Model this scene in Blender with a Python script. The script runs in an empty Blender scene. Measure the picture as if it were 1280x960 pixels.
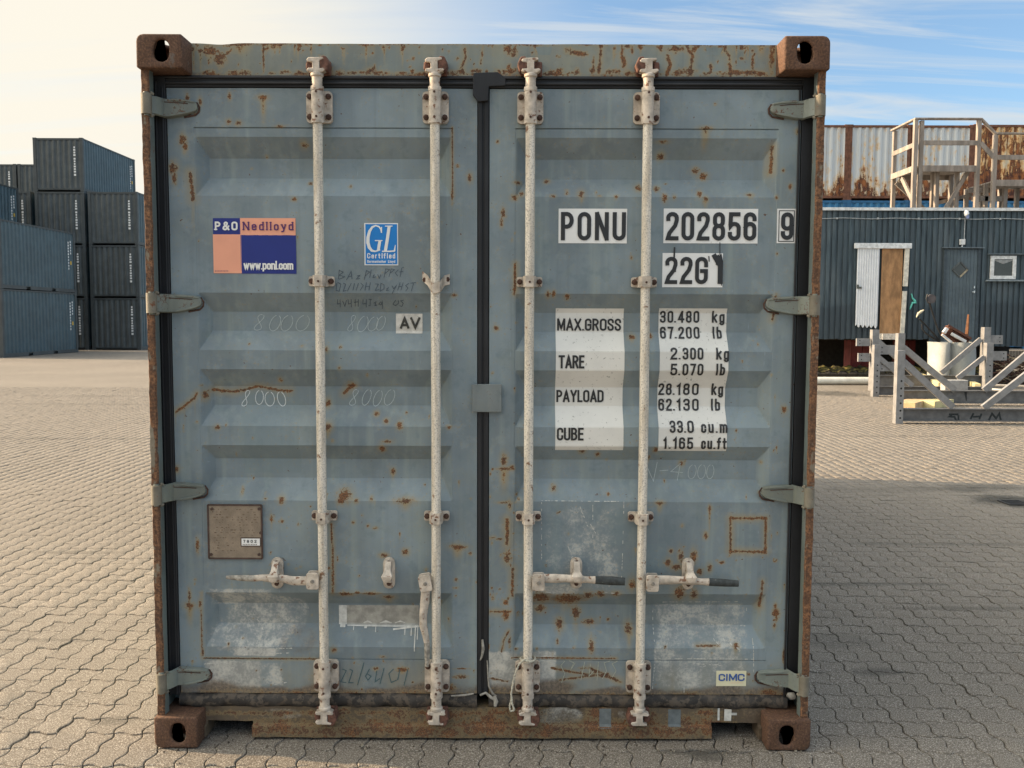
import bpy, bmesh, math, random
import numpy as np
from mathutils import Vector, Matrix
random.seed(7); np.random.seed(7)
PI = math.pi
S = bpy.context.scene
COL = S.collection

# ------------------------------------------------------------------ camera
F_PX, PITCH, YAW, ROLL = 1109.24, 0.07292, -0.001515, 0.003497
CAM = Vector((0.1106, -3.18634, 1.59576))
_cy, _sy, _cp, _sp, _cr, _sr = math.cos(YAW), math.sin(YAW), math.cos(PITCH), math.sin(PITCH), math.cos(ROLL), math.sin(ROLL)
_R = Vector((_cy, -_sy, 0)); _F = Vector((_sy * _cp, _cy * _cp, -_sp)); _U = Vector((_sy * _sp, _cy * _sp, _cp))
R_ = _R * _cr + _U * _sr; U_ = _U * _cr - _R * _sr
cd = bpy.data.cameras.new('camera'); cam = bpy.data.objects.new('camera', cd); COL.objects.link(cam)
m = Matrix((R_, U_, -_F)).transposed().to_4x4(); m.translation = CAM
cam.matrix_world = m
cd.sensor_width = 36; cd.lens = F_PX / 1280 * 36; cd.clip_start = 0.05; cd.clip_end = 2000
S.camera = cam

def at(px, py, Y):
    """photo position -> (x, z) on the upright plane y = Y (used to read measurements off the photo)"""
    d = _F + R_ * ((px - 640) / F_PX) - U_ * ((py - 480) / F_PX)
    t = (Y - CAM.y) / d.y
    p = CAM + d * t
    return p.x, p.z
def atg(px, py, z=0.0):
    d = _F + R_ * ((px - 640) / F_PX) - U_ * ((py - 480) / F_PX)
    t = (z - CAM.z) / d.z
    p = CAM + d * t
    return p.x, p.y

# ------------------------------------------------------------------ light
SUN_EL, SUN_BACK = math.radians(21), math.radians(9)
sdir = Vector((-math.cos(SUN_EL) * math.cos(SUN_BACK), math.cos(SUN_EL) * math.sin(SUN_BACK), math.sin(SUN_EL)))
sl = bpy.data.lights.new('sun', 'SUN'); sl.energy = 2.9; sl.angle = math.radians(0.6); sl.color = (1.0, 0.73, 0.46)
so = bpy.data.objects.new('sun', sl); COL.objects.link(so); so.location = (-8, 2, 8)
so.rotation_euler = sdir.to_track_quat('Z', 'Y').to_euler()
SKY_STRENGTH = 0.15
S.view_settings.view_transform = 'Standard'; S.view_settings.look = 'None'
S.view_settings.gamma = 1.0; S.view_settings.exposure = 1.76
S.view_settings.use_curve_mapping = False
S.render.engine = 'CYCLES'
try:
    S.cycles.use_denoising = True
    S.cycles.max_bounces = 6
except Exception:
    pass

W = bpy.data.worlds.new('World'); S.world = W; W.use_nodes = True
nt = W.node_tree; nt.nodes.clear()
def N(nt, t, **k):
    n = nt.nodes.new(t)
    for a, b in k.items():
        if a == 'inp':
            for i, v in b.items(): n.inputs[i].default_value = v
        else: setattr(n, a, b)
    return n
def L(nt, a, b): nt.links.new(a, b)
def mth(nt, op, a, b=None, c=None, clamp=False):
    n = nt.nodes.new('ShaderNodeMath'); n.operation = op; n.use_clamp = clamp
    for i, v in enumerate((a, b, c)):
        if v is None: continue
        if hasattr(v, 'links') or hasattr(v, 'is_linked'): nt.links.new(v, n.inputs[i])
        else: n.inputs[i].default_value = v
    return n.outputs[0]
def mapr(nt, v, a, b, c=0., d=1., smooth=True):
    n = nt.nodes.new('ShaderNodeMapRange'); n.interpolation_type = 'SMOOTHSTEP' if smooth else 'LINEAR'
    nt.links.new(v, n.inputs[0])
    for i, q in zip((1, 2, 3, 4), (a, b, c, d)): n.inputs[i].default_value = q
    return n.outputs[0]
def mixc(nt, f, a, b, mode='MIX'):
    n = nt.nodes.new('ShaderNodeMix'); n.data_type = 'RGBA'; n.blend_type = mode; n.clamp_factor = True
    for i, v in ((0, f), (6, a), (7, b)):
        if hasattr(v, 'is_linked'): nt.links.new(v, n.inputs[i])
        elif isinstance(v, (int, float)): n.inputs[i].default_value = v
        else: n.inputs[i].default_value = (*v[:3], 1)
    return n.outputs[2]
sky = N(nt, 'ShaderNodeTexSky'); sky.sky_type = 'NISHITA'; sky.sun_disc = False
sky.sun_elevation = SUN_EL; sky.sun_rotation = math.atan2(sdir.x, sdir.y)
sky.air_density = 1.0; sky.dust_density = 0.6; sky.ozone_density = 1.6
tc = N(nt, 'ShaderNodeTexCoord')
dot = N(nt, 'ShaderNodeVectorMath', operation='DOT_PRODUCT'); dot.inputs[1].default_value = sdir
L(nt, tc.outputs['Generated'], dot.inputs[0]); dv = dot.outputs['Value']
sep = N(nt, 'ShaderNodeSeparateXYZ'); L(nt, tc.outputs['Generated'], sep.inputs[0])
zz = mth(nt, 'ADD', mth(nt, 'MAXIMUM', sep.outputs[2], 0.0), 0.16)
u = mth(nt, 'DIVIDE', sep.outputs[0], zz); v = mth(nt, 'DIVIDE', sep.outputs[1], zz)
cmb = N(nt, 'ShaderNodeCombineXYZ'); L(nt, u, cmb.inputs[0]); L(nt, v, cmb.inputs[1])
mp = N(nt, 'ShaderNodeMapping'); mp.inputs['Rotation'].default_value = (0, 0, math.radians(-62)); mp.inputs['Scale'].default_value = (0.42, 3.4, 1)
L(nt, cmb.outputs[0], mp.inputs[0])
wn = N(nt, 'ShaderNodeTexNoise', inp={'Scale': 1.5, 'Detail': 7.0, 'Roughness': .60, 'Distortion': 1.1}); L(nt, mp.outputs[0], wn.inputs['Vector'])
mp2 = N(nt, 'ShaderNodeMapping'); mp2.inputs['Location'].default_value = (3.3, 1.2, 0); mp2.inputs['Scale'].default_value = (.5, .9, 1)
L(nt, cmb.outputs[0], mp2.inputs[0])
wn2 = N(nt, 'ShaderNodeTexNoise', inp={'Scale': 0.9, 'Detail': 3.0, 'Roughness': .5}); L(nt, mp2.outputs[0], wn2.inputs['Vector'])
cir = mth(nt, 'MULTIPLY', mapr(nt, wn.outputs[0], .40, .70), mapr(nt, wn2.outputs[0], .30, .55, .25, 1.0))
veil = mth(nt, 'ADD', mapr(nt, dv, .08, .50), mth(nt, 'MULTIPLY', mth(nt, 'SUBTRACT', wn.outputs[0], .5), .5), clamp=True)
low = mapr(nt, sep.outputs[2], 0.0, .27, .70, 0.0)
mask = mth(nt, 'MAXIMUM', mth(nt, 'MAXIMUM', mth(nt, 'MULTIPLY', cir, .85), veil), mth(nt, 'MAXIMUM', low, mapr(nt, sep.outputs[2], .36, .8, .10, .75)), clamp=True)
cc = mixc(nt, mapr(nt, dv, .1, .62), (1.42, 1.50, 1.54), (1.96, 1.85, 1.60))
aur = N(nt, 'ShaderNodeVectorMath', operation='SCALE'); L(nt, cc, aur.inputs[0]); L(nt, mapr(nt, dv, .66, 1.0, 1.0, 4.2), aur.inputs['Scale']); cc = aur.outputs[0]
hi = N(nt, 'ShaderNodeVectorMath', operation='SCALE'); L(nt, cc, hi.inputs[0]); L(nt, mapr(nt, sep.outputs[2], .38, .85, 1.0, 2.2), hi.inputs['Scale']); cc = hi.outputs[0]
blue = mixc(nt, 1.0, sky.outputs[0], (.33, .395, .43), 'MULTIPLY')
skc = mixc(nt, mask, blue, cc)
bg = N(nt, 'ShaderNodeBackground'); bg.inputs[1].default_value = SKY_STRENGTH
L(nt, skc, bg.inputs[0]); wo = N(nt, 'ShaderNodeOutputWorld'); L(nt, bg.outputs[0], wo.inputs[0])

# ------------------------------------------------------------------ materials
def base_mat(name, rough=.6, metal=0.0, spec=.4):
    mt = bpy.data.materials.new(name); mt.use_nodes = True
    b = mt.node_tree.nodes['Principled BSDF']
    b.inputs['Roughness'].default_value = rough; b.inputs['Metallic'].default_value = metal
    b.inputs['Specular IOR Level'].default_value = spec
    return mt, mt.node_tree, b
def coords(nt, scale=(1, 1, 1)):
    tc = N(nt, 'ShaderNodeTexCoord'); mp = N(nt, 'ShaderNodeMapping'); mp.inputs['Scale'].default_value = scale
    L(nt, tc.outputs['Object'], mp.inputs[0]); return mp.outputs[0]
def noise(nt, vec, sc, det=4., ro=.55, dist=0.):
    n = N(nt, 'ShaderNodeTexNoise', inp={'Scale': sc, 'Detail': det, 'Roughness': ro, 'Distortion': dist}); L(nt, vec, n.inputs['Vector']); return n.outputs[0]
def bump(nt, b, h, strength=.3, dist=.002):
    n = N(nt, 'ShaderNodeBump', inp={'Strength': strength, 'Distance': dist}); L(nt, h, n.inputs['Height']); L(nt, n.outputs[0], b.inputs['Normal'])
def simple(name, col, rough=.6, metal=0., var=.25, sc=12., rust=0., rsc=30., rcol=(.16, .065, .03), dark=None, stretch=(1, 1, 1), bmp=.15, spec=.4):
    mt, nt, b = base_mat(name, rough, metal, spec)
    v = coords(nt, stretch)
    n1 = noise(nt, v, sc, 5.)
    dk = tuple(c * (1 - var) for c in col) if dark is None else dark
    lt = tuple(min(1, c * (1 + var * .6)) for c in col)
    c = mixc(nt, mapr(nt, n1, .3, .7), dk, lt)
    n3 = noise(nt, v, sc * 14, 2.)
    c = mixc(nt, mth(nt, 'MULTIPLY', mapr(nt, n3, .4, .75), .28), c, tuple(q * .6 for q in col))
    if rust > 0:
        n2 = noise(nt, v, rsc, 6., .65)
        t = .80 - rust * .5
        c = mixc(nt, mapr(nt, n2, t, t + .06), c, rcol)
    L(nt, c, b.inputs['Base Color'])
    if bmp: bump(nt, b, n3, bmp, .002)
    return mt
RUST_D = (.070, .040, .028); RUST_M = (.145, .078, .045); RUST_L = (.26, .14, .07)
def worn_paint(name, col, attr=True, streak=1.0, rough=.5, spots=.0):
    """painted steel; 'rust','stain','pale','dirt','clean' are soft masks stored on the mesh"""
    mt, nt, b = base_mat(name, rough, 0, .42)
    v = coords(nt)
    big = noise(nt, v, 2.2, 4.); vs = noise(nt, coords(nt, (26, 26, 1.3)), 1.0, 4.)
    c = mixc(nt, mapr(nt, big, .32, .68), tuple(q * .80 for q in col), tuple(q * 1.16 for q in col))
    c = mixc(nt, mth(nt, 'MULTIPLY', mapr(nt, vs, .50, .75), .45 * streak), c, (col[0] * 1.45, col[1] * 1.38, col[2] * 1.15))
    c = mixc(nt, mth(nt, 'MULTIPLY', mapr(nt, vs, .48, .25), .45 * streak), c, tuple(q * .72 for q in col))
    fine = noise(nt, v, 90, 6., .75); fine2 = noise(nt, v, 220, 3., .6); mid = noise(nt, v, 14, 6., .65)
    c = mixc(nt, mth(nt, 'MULTIPLY', mapr(nt, mid, .52, .66), .34), c, (col[0] * 1.38, col[1] * 1.32, col[2] * 1.24))
    c = mixc(nt, mth(nt, 'MULTIPLY', mapr(nt, mid, .45, .33), .40), c, (col[0] * .62, col[1] * .70, col[2] * .72))
    c = mixc(nt, mth(nt, 'MULTIPLY', mapr(nt, noise(nt, v, 5.5, 5., .7, 1.2), .50, .56), .22), c, (col[0] * 1.15, col[1] * 1.05, col[2] * .86))
    scu = noise(nt, coords(nt, (5, 5, 38)), 4.0, 5., .75)
    c = mixc(nt, mth(nt, 'MULTIPLY', mapr(nt, scu, .665, .70), .35), c, tuple(min(1, q * 1.7) for q in col))
    c = mixc(nt, mth(nt, 'MULTIPLY', mapr(nt, scu, .335, .31), .5), c, tuple(q * .45 for q in col))
    # hairline scratches
    sc = noise(nt, coords(nt, (9, 9, 70)), 3.0, 3., .6); sc2 = noise(nt, coords(nt, (80, 80, 6)), 2.0, 3., .6)
    c = mixc(nt, mth(nt, 'MULTIPLY', mapr(nt, sc2, .70, .75), .35), c, tuple(min(1, q * 1.9) for q in col))
    if attr:
        def A(n):
            a = N(nt, 'ShaderNodeAttribute'); a.attribute_name = n; return a.outputs['Fac']
        st = mth(nt, 'MULTIPLY', A('stain'), mapr(nt, vs, .2, .6, .45, 1.0), clamp=True)
        c = mixc(nt, mth(nt, 'MULTIPLY', st, .85), c, (.30, .235, .12))
        bl = A('clean'); c = mixc(nt, mth(nt, 'MULTIPLY', mapr(nt, mth(nt, 'ADD', bl, mth(nt, 'MULTIPLY', mth(nt, 'SUBTRACT', mid, .5), .5)), .4, .5), .40), c, (.15, .205, .225))
        pm = mth(nt, 'ADD', A('pale'), mth(nt, 'MULTIPLY', mth(nt, 'SUBTRACT', mid, .5), .85))
        pm = mth(nt, 'ADD', pm, mth(nt, 'MULTIPLY', mth(nt, 'SUBTRACT', fine, .5), .9))
        pc = mixc(nt, mapr(nt, mth(nt, 'ADD', mth(nt, 'MULTIPLY', mid, .6), mth(nt, 'MULTIPLY', fine, .4)), .42, .62), (.27, .275, .26), (.56, .55, .50))
        c = mixc(nt, mth(nt, 'MULTIPLY', mapr(nt, pm, .25, .85), .90), c, pc)
        dm = mth(nt, 'ADD', A('dirt'), mth(nt, 'MULTIPLY', mth(nt, 'SUBTRACT', mid, .5), .9))
        c = mixc(nt, mth(nt, 'MULTIPLY', mapr(nt, dm, .3, .75), .88), c, mixc(nt, mapr(nt, fine, .35, .65), (.085, .062, .045), (.19, .145, .105)))
        rm = mth(nt, 'ADD', A('rust'), mth(nt, 'MULTIPLY', mth(nt, 'SUBTRACT', fine, .5), 2.6))
        rm = mth(nt, 'ADD', rm, mth(nt, 'MULTIPLY', mth(nt, 'SUBTRACT', mid, .5), .9))
        halo = mapr(nt, rm, .15, .62)
        c = mixc(nt, mth(nt, 'MULTIPLY', halo, .60), c, (.30, .215, .10))
        rmk = mapr(nt, rm, .54, .68)
        rc = mixc(nt, mapr(nt, fine2, .35, .65), RUST_D, mixc(nt, mapr(nt, mid, .4, .6), RUST_M, (.24, .11, .045)))
        c = mixc(nt, rmk, c, rc)
        L(nt, mth(nt, 'ADD', mth(nt, 'MULTIPLY', rmk, .4), rough, clamp=True), b.inputs['Roughness'])
        # sparse pin-holes of rust
        pin = noise(nt, v, 75, 2., .5)
        pk = mth(nt, 'MULTIPLY', mapr(nt, pin, .735, .76), mapr(nt, mid, .42, .55))
        c = mixc(nt, pk, c, (.10, .06, .04))
        h = mth(nt, 'SUBTRACT', mth(nt, 'MULTIPLY', fine2, .3), mth(nt, 'MULTIPLY', rmk, mth(nt, 'ADD', fine, .5)))
        bump(nt, b, mth(nt, 'ADD', h, mth(nt, 'MULTIPLY', big, 2.5)), .35, .003)
    else:
        rm = mapr(nt, mth(nt, 'ADD', fine, mth(nt, 'MULTIPLY', mth(nt, 'SUBTRACT', mid, .5), .9)), .74 - spots, .80 - spots)
        c = mixc(nt, rm, c, mixc(nt, mapr(nt, fine2, .35, .65), RUST_D, RUST_M))
        bump(nt, b, mth(nt, 'MULTIPLY', fine, -1), .25, .002)
    L(nt, c, b.inputs['Base Color'])
    return mt
def rusty(name, paint, amount=.6, seed=0., light=RUST_L):
    mt, nt, b = base_mat(name, .8, 0, .25)
    v = coords(nt, (1, 1, 1)); vs = coords(nt, (1, 1, .28))
    off = N(nt, 'ShaderNodeVectorMath', operation='ADD'); off.inputs[1].default_value = (seed, seed * .7, seed * 1.3); L(nt, vs, off.inputs[0])
    a = noise(nt, off.outputs[0], 16, 7., .65); f = noise(nt, v, 130, 4., .7); mm = noise(nt, v, 35, 5., .6)
    rc = mixc(nt, mapr(nt, f, .35, .65), RUST_D, mixc(nt, mapr(nt, mm, .38, .62), RUST_M, light))
    rc = mixc(nt, mth(nt, 'MULTIPLY', mapr(nt, f, .62, .74), .5), rc, (.36, .30, .23))
    pcol = mixc(nt, mapr(nt, mm, .4, .65), paint, tuple(q * 1.3 for q in paint))
    t = .72 - amount * .5
    c = mixc(nt, mapr(nt, mth(nt, 'ADD', a, mth(nt, 'MULTIPLY', mth(nt, 'SUBTRACT', mm, .5), .4)), t, t + .06), pcol, rc)
    L(nt, c, b.inputs['Base Color']); bump(nt, b, mth(nt, 'ADD', f, mm), .5, .003)
    return mt
PAINT = (.186, .234, .260)
M = {}
M['door'] = worn_paint('door_paint', PAINT)
M['hinge'] = worn_paint('hinge_paint', (.165, .185, .165), attr=False, spots=.14)
M['casting'] = rusty('casting_rust', (.12, .095, .08), .80, 1.0, (.145, .078, .05))
M['post'] = rusty('post_rust', (.19, .165, .125), .72, 3.0, (.26, .13, .065))
M['post_in'] = worn_paint('post_paint', (.12, .145, .14), attr=False, spots=.08)
M['rubber'] = simple('gasket_rubber', (.016, .017, .020), .55, 0, .4, 9., stretch=(1, 1, .4), rust=.10, rsc=40., rcol=(.10, .09, .075), bmp=.3)
M['rubber_dirty'] = simple('dirty_rubber', (.040, .035, .031), .7, 0, .5, 12., rust=.62, rsc=38., rcol=(.085, .068, .052), bmp=.6)
def rod_mat():
    mt, nt, b = base_mat('rod_paint', .55, 0, .4)
    v = coords(nt); vs = coords(nt, (60, 60, 5))
    st = noise(nt, vs, 1.0, 5.); f = noise(nt, v, 190, 3., .7); mm = noise(nt, v, 24, 6., .65)
    c = mixc(nt, mapr(nt, st, .35, .65), (.52, .46, .37), (.74, .68, .58))
    c = mixc(nt, mth(nt, 'MULTIPLY', mapr(nt, f, .50, .62), .65), c, (.22, .21, .19))
    c = mixc(nt, mapr(nt, mm, .615, .67), c, mixc(nt, mapr(nt, f, .4, .6), RUST_M, (.30, .19, .12)))
    L(nt, c, b.inputs['Base Color']); bump(nt, b, mth(nt, 'ADD', f, mm), .35, .0015); return mt
M['rod'] = rod_mat()
M['cast_paint'] = simple('bracket_paint', (.53, .46, .38), .65, 0, .35, 30., rust=.44, rsc=45., rcol=(.20, .11, .07), bmp=.4)
M['bolt'] = simple('rusted_bolt', (.085, .045, .032), .85, 0, .5, 90., bmp=.6)
M['cam_rust'] = simple('cam_rust', (.14, .065, .045), .8, 0, .5, 60., bmp=.6)
M['grip'] = simple('worn_grip', (.045, .052, .052), .6, 0, .4, 60., rust=.28, rsc=90., rcol=(.42, .42, .38), bmp=.5)
M['pale_grip'] = simple('painted_grip', (.36, .33, .28), .65, 0, .5, 60., rust=.3, rsc=90., rcol=(.14, .12, .10), bmp=.5)
M['plate'] = simple('data_plate_metal', (.26, .205, .15), .5, .0, .2, 25., rust=.30, rsc=130., rcol=(.13, .085, .055), bmp=.4)
M['plate_rim'] = simple('plate_rim', (.075, .045, .035), .7, 0, .3, 50.)
def decal(name, col, crack=.0, rough=.4):
    mt, nt, b = base_mat(name, rough, 0, .45)
    v = coords(nt); a = noise(nt, v, 9, 5.); f = noise(nt, v, 260, 3., .7); k = noise(nt, v, 70, 6., .75)
    c = mixc(nt, mth(nt, 'MULTIPLY', mapr(nt, a, .4, .7), .35), col, tuple(q * .80 for q in col))
    if crack: c = mixc(nt, mth(nt, 'MULTIPLY', mapr(nt, k, .70 - crack, .73 - crack), .8), c, (.17, .17, .15))
    L(nt, c, b.inputs['Base Color']); return mt
M['white'] = decal('white_vinyl', (.76, .76, .74), .03)
M['white_old'] = decal('aged_white_vinyl', (.70, .69, .645), .085)
M['black'] = decal('black_vinyl', (.022, .022, .023), .0)
M['black_worn'] = simple('black_worn', (.05, .048, .04), .6, 0, .4, 80., rust=.30, rsc=120., rcol=(.5, .49, .45), bmp=0)
M['navy'] = decal('navy_vinyl', (.010, .022, .190))
M['salmon'] = decal('salmon_vinyl', (.80, .36, .235), .03)
M['maroon'] = decal('maroon_ink', (.085, .018, .12))
M['cyan'] = decal('blue_vinyl', (.006, .19, .56))
M['cream'] = decal('cream_vinyl', (.72, .68, .47), .02)
M['cimc'] = decal('blue_ink', (.03, .10, .33))
M['chalk'] = simple('chalk', (.44, .50, .51), .9, 0, .2, 200., bmp=0)
M['chalk_b'] = simple('bright_chalk', (.62, .66, .66), .9, 0, .2, 200., bmp=0)
M['marker'] = simple('blue_marker', (.055, .075, .10), .7, 0, .2, 200., bmp=0)
M['marker2'] = simple('green_marker', (.055, .115, .13), .7, 0, .2, 200., bmp=0)
M['silver'] = simple('silver_paint', (.36, .36, .33), .38, .25, .30, 30., rust=.22, rsc=60., rcol=(.70, .70, .66), bmp=.3)
M['splash'] = simple('white_splash', (.62, .62, .58), .6, 0, .2, 60., bmp=.2)
M['sealant'] = simple('sealant', (.34, .32, .28), .7, 0, .4, 60., rust=.2, rsc=60., rcol=(.12, .10, .08), bmp=.6)
M['rope'] = simple('rope_fibre', (.52, .49, .40), .9, 0, .4, 150., bmp=.6)
M['tag'] = simple('paper_tag', (.62, .61, .56), .7, 0, .2, 60., rust=.28, rsc=200., rcol=(.2, .2, .2))

# ------------------------------------------------------------------ mesh helpers
class MB:
    def __init__(s): s.v = []; s.f = []; s.m = []
    def add(s, vs, fs, m=0):
        o = len(s.v); s.v.extend([tuple(p) for p in vs]); s.f.extend([tuple(i + o for i in f) for f in fs]); s.m.extend([m] * len(fs)); return s
    def box(s, x0, x1, y0, y1, z0, z1, m=0):
        if x0 > x1: x0, x1 = x1, x0
        if y0 > y1: y0, y1 = y1, y0
        if z0 > z1: z0, z1 = z1, z0
        v = [(x, y, z) for z in (z0, z1) for y in (y0, y1) for x in (x0, x1)]
        return s.add(v, [(0, 2, 3, 1), (4, 5, 7, 6), (0, 1, 5, 4), (2, 6, 7, 3), (0, 4, 6, 2), (1, 3, 7, 5)], m)
    def beam(s, p0, p1, w, h, m=0, up=(0, 0, 1), w1=None, h1=None):
        p0 = Vector(p0); p1 = Vector(p1); d = (p1 - p0).normalized(); up = Vector(up)
        if abs(d.dot(up)) > .98: up = Vector((0, 1, 0))
        r = d.cross(up).normalized(); u = r.cross(d)
        w1 = w if w1 is None else w1; h1 = h if h1 is None else h1
        vs = []
        for p, a, b in ((p0, w, h), (p1, w1, h1)):
            for i, j in ((-1, -1), (1, -1), (1, 1), (-1, 1)): vs.append(p + r * (i * a / 2) + u * (j * b / 2))
        return s.add(vs, [(3, 2, 1, 0), (4, 5, 6, 7), (0, 1, 5, 4), (1, 2, 6, 5), (2, 3, 7, 6), (3, 0, 4, 7)], m)
    def loft(s, rings, m=0, cap=True):
        n = len(rings[0]); vs = [p for r in rings for p in r]; fs = []
        for k in range(len(rings) - 1):
            for i in range(n):
                j = (i + 1) % n; fs.append((k * n + i, k * n + j, (k + 1) * n + j, (k + 1) * n + i))
        if cap: fs.append(tuple(range(n - 1, -1, -1))); fs.append(tuple((len(rings) - 1) * n + i for i in range(n)))
        return s.add(vs, fs, m)
    def tube(s, pts, r, n=12, m=0, cap=True, flat=1.0):
        pts = [Vector(p) for p in pts]; rr = r if isinstance(r, (list, tuple)) else [r] * len(pts)
        rings = []; ref = None
        for k, p in enumerate(pts):
            d = (pts[min(k + 1, len(pts) - 1)] - pts[max(k - 1, 0)]).normalized()
            if ref is None: ref = Vector((0, 1, 0)) if abs(d.y) < .9 else Vector((1, 0, 0))
            a = d.cross(ref).normalized(); b = a.cross(d).normalized(); ref = b
            rings.append([p + a * (math.cos(t) * rr[k]) + b * (math.sin(t) * rr[k] * flat) for t in [2 * PI * i / n for i in range(n)]])
        return s.loft(rings, m, cap)
    def prism(s, poly, y0, y1, m=0, plane='xz'):
        """poly: 2-D outline; extruded along the remaining axis"""
        P = {'xz': lambda a, b, c: (a, c, b), 'xy': lambda a, b, c: (a, b, c), 'yz': lambda a, b, c: (c, a, b)}[plane]
        r0 = [P(a, b, y0) for a, b in poly]; r1 = [P(a, b, y1) for a, b in poly]
        return s.loft([r0, r1], m)
    def build(s, name, mats, parent=None, smooth=None, bevel=0., seg=2):
        me = bpy.data.meshes.new(name); me.from_pydata(s.v, [], s.f)
        for q in (mats if isinstance(mats, (list, tuple)) else [mats]): me.materials.append(q)
        me.polygons.foreach_set('material_index', np.array(s.m, dtype=np.int32))
        bm = bmesh.new(); bm.from_mesh(me); bmesh.ops.recalc_face_normals(bm, faces=bm.faces); bm.to_mesh(me); bm.free()
        if smooth is not None:
            me.polygons.foreach_set('use_smooth', [True] * len(me.polygons)); me.set_sharp_from_angle(angle=math.radians(smooth))
        me.update(); return link(name, me, parent, bevel, seg)
def link(name, me, parent=None, bevel=0., seg=2):
    o = bpy.data.objects.new(name, me); COL.objects.link(o)
    if parent is not None: o.parent = parent
    if bevel:
        b = o.modifiers.new('bevel', 'BEVEL'); b.width = bevel; b.segments = seg; b.limit_method = 'ANGLE'; b.angle_limit = math.radians(35)
    return o
def tag(o, label, cat, group=None):
    o['label'] = label; o['category'] = cat
    if group: o['group'] = group
    return o
def thing(name, label, cat, loc=(0, 0, 0), rz=0., group=None):
    o = bpy.data.objects.new(name, None); COL.objects.link(o); o.location = loc; o.rotation_euler = (0, 0, rz); o.empty_display_size = .2
    return tag(o, label, cat, group)
def struct(o): o['kind'] = 'structure'; return o
def stuff(o): o['kind'] = 'stuff'; return o
def dup(root, loc, label=None, group=None, rz=None):
    r = root.copy(); COL.objects.link(r); r.location = loc
    if rz is not None: r.rotation_euler = (0, 0, rz)
    if label: r['label'] = label
    if group: r['group'] = group
    for ch in list(root.children):
        c = ch.copy(); COL.objects.link(c); c.parent = r
        for g in list(ch.children):
            d = g.copy(); COL.objects.link(d); d.parent = c
    return r

# ------------------------------------------------------------------ lettering (single-stroke condensed alphabet)
def arc(cx, cy, rx, ry, a0, a1, n=8):
    return [(cx + rx * math.cos(math.radians(a0 + (a1 - a0) * i / n)), cy + ry * math.sin(math.radians(a0 + (a1 - a0) * i / n))) for i in range(n + 1)]
w_ = .33; r_ = .165
def stad(x0, x1, y0, y1):
    r = (x1 - x0) / 2; c = (x0 + x1) / 2; ry = min(r * 1.05, (y1 - y0) / 2)
    return arc(c, y1 - ry, r, ry, 0, 180) + arc(c, y0 + ry, r, ry, 180, 360)
G = {}
def g(ch, adv, *st): G[ch] = (adv, st)      # st: list of (points) ; closed if first char 'c'
C = 'c'
g('0', .33, (C, stad(0, w_, 0, 1))); g('O', .36, (C, stad(0, .36, 0, 1)))
g('1', .17, ('', [(0, .80), (.06, .84), (.145, 1.0), (.145, 0)]))
g('2', .33, ('', arc(r_, 1 - r_, r_, r_, 195, 0)[::1] + [(w_, .75), (.27, .52), (.06, .22), (.0, .0), (w_, 0)]))
g('3', .33, ('', arc(r_, 1 - r_, r_, r_, 190, 0) + [(w_, .70)] + arc(.16, .69, .17, .16, 0, -90, 5)), ('', [(.10, .53)] + arc(.16, .37, .17, .16, 90, 0, 5) + arc(r_, r_, r_, r_, 0, -190)))
g('4', .36, ('', [(.27, 0), (.27, 1)]), ('', [(.25, 1.0), (-.01, .25), (.38, .25)]))
g('5', .33, ('', [(.31, 1), (.03, 1), (.015, .50)] + arc(r_, .44, r_, r_, 140, 0, 6) + arc(r_, r_, r_, r_, 0, -190)))
six = [(w_, .80)] + arc(r_, 1 - r_, r_, r_, 0, 180) + arc(r_, r_, r_, r_, 180, 360) + arc(r_, .44, r_, r_, 0, 165, 7)
g('6', .33, ('', six)); g('9', .33, ('', [(w_ - x, 1 - y) for x, y in six]))
g('7', .33, ('', [(0, 1), (w_, 1), (.24, .62), (.13, 0)]))
g('8', .33, (C, stad(.015, w_ - .015, .52, 1)), (C, stad(0, w_, 0, .52)))
g('P', .33, ('', [(0, 0), (0, 1), (.15, 1)] + arc(.15, .74, .18, .26, 90, -90) + [(0, .48)]))
g('B', .34, ('', [(0, 0), (0, 1), (.15, 1)] + arc(.15, .77, .16, .23, 90, -90) + [(0, .54)]), ('', [(.1, .54)] + arc(.15, .27, .19, .27, 90, -90) + [(0, 0)]))
g('R', .35, ('', [(0, 0), (0, 1), (.15, 1)] + arc(.15, .75, .18, .25, 90, -90) + [(0, .50)]), ('', [(.18, .50), (.34, 0)]))
g('D', .35, ('', [(0, 0), (0, 1), (.14, 1)] + arc(.15, .80, .20, .20, 90, 0, 5) + arc(.15, .20, .20, .20, 0, -90, 5) + [(0, 0), (0, .05)]))
g('N', .37, ('', [(0, 0), (0, 1)]), ('', [(.01, 1), (.36, 0)]), ('', [(.37, 0), (.37, 1)]))
g('U', .35, ('', [(0, 1)] + arc(.175, .18, .175, .18, 180, 360) + [(.35, 1)]))
g('G', .35, ('', [(.35, .72)] + arc(.175, .82, .175, .18, 0, 180) + arc(.175, .18, .175, .18, 180, 360) + [(.35, .48), (.19, .48)]))
g('C', .34, ('', [(.34, .72)] + arc(.17, .82, .17, .18, 0, 180) + arc(.17, .18, .17, .18, 180, 360) + [(.34, .30)]))
g('M', .46, ('', [(0, 0), (0, 1)]), ('', [(.02, 1), (.23, .12), (.44, 1)]), ('', [(.46, 1), (.46, 0)]))
g('A', .40, ('', [(0, 0), (.2, 1), (.40, 0)]), ('', [(.07, .27), (.33, .27)]))
g('V', .40, ('', [(0, 1), (.2, 0), (.40, 1)]))
g('X', .38, ('', [(0, 0), (.38, 1)]), ('', [(0, 1), (.38, 0)]))
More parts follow.
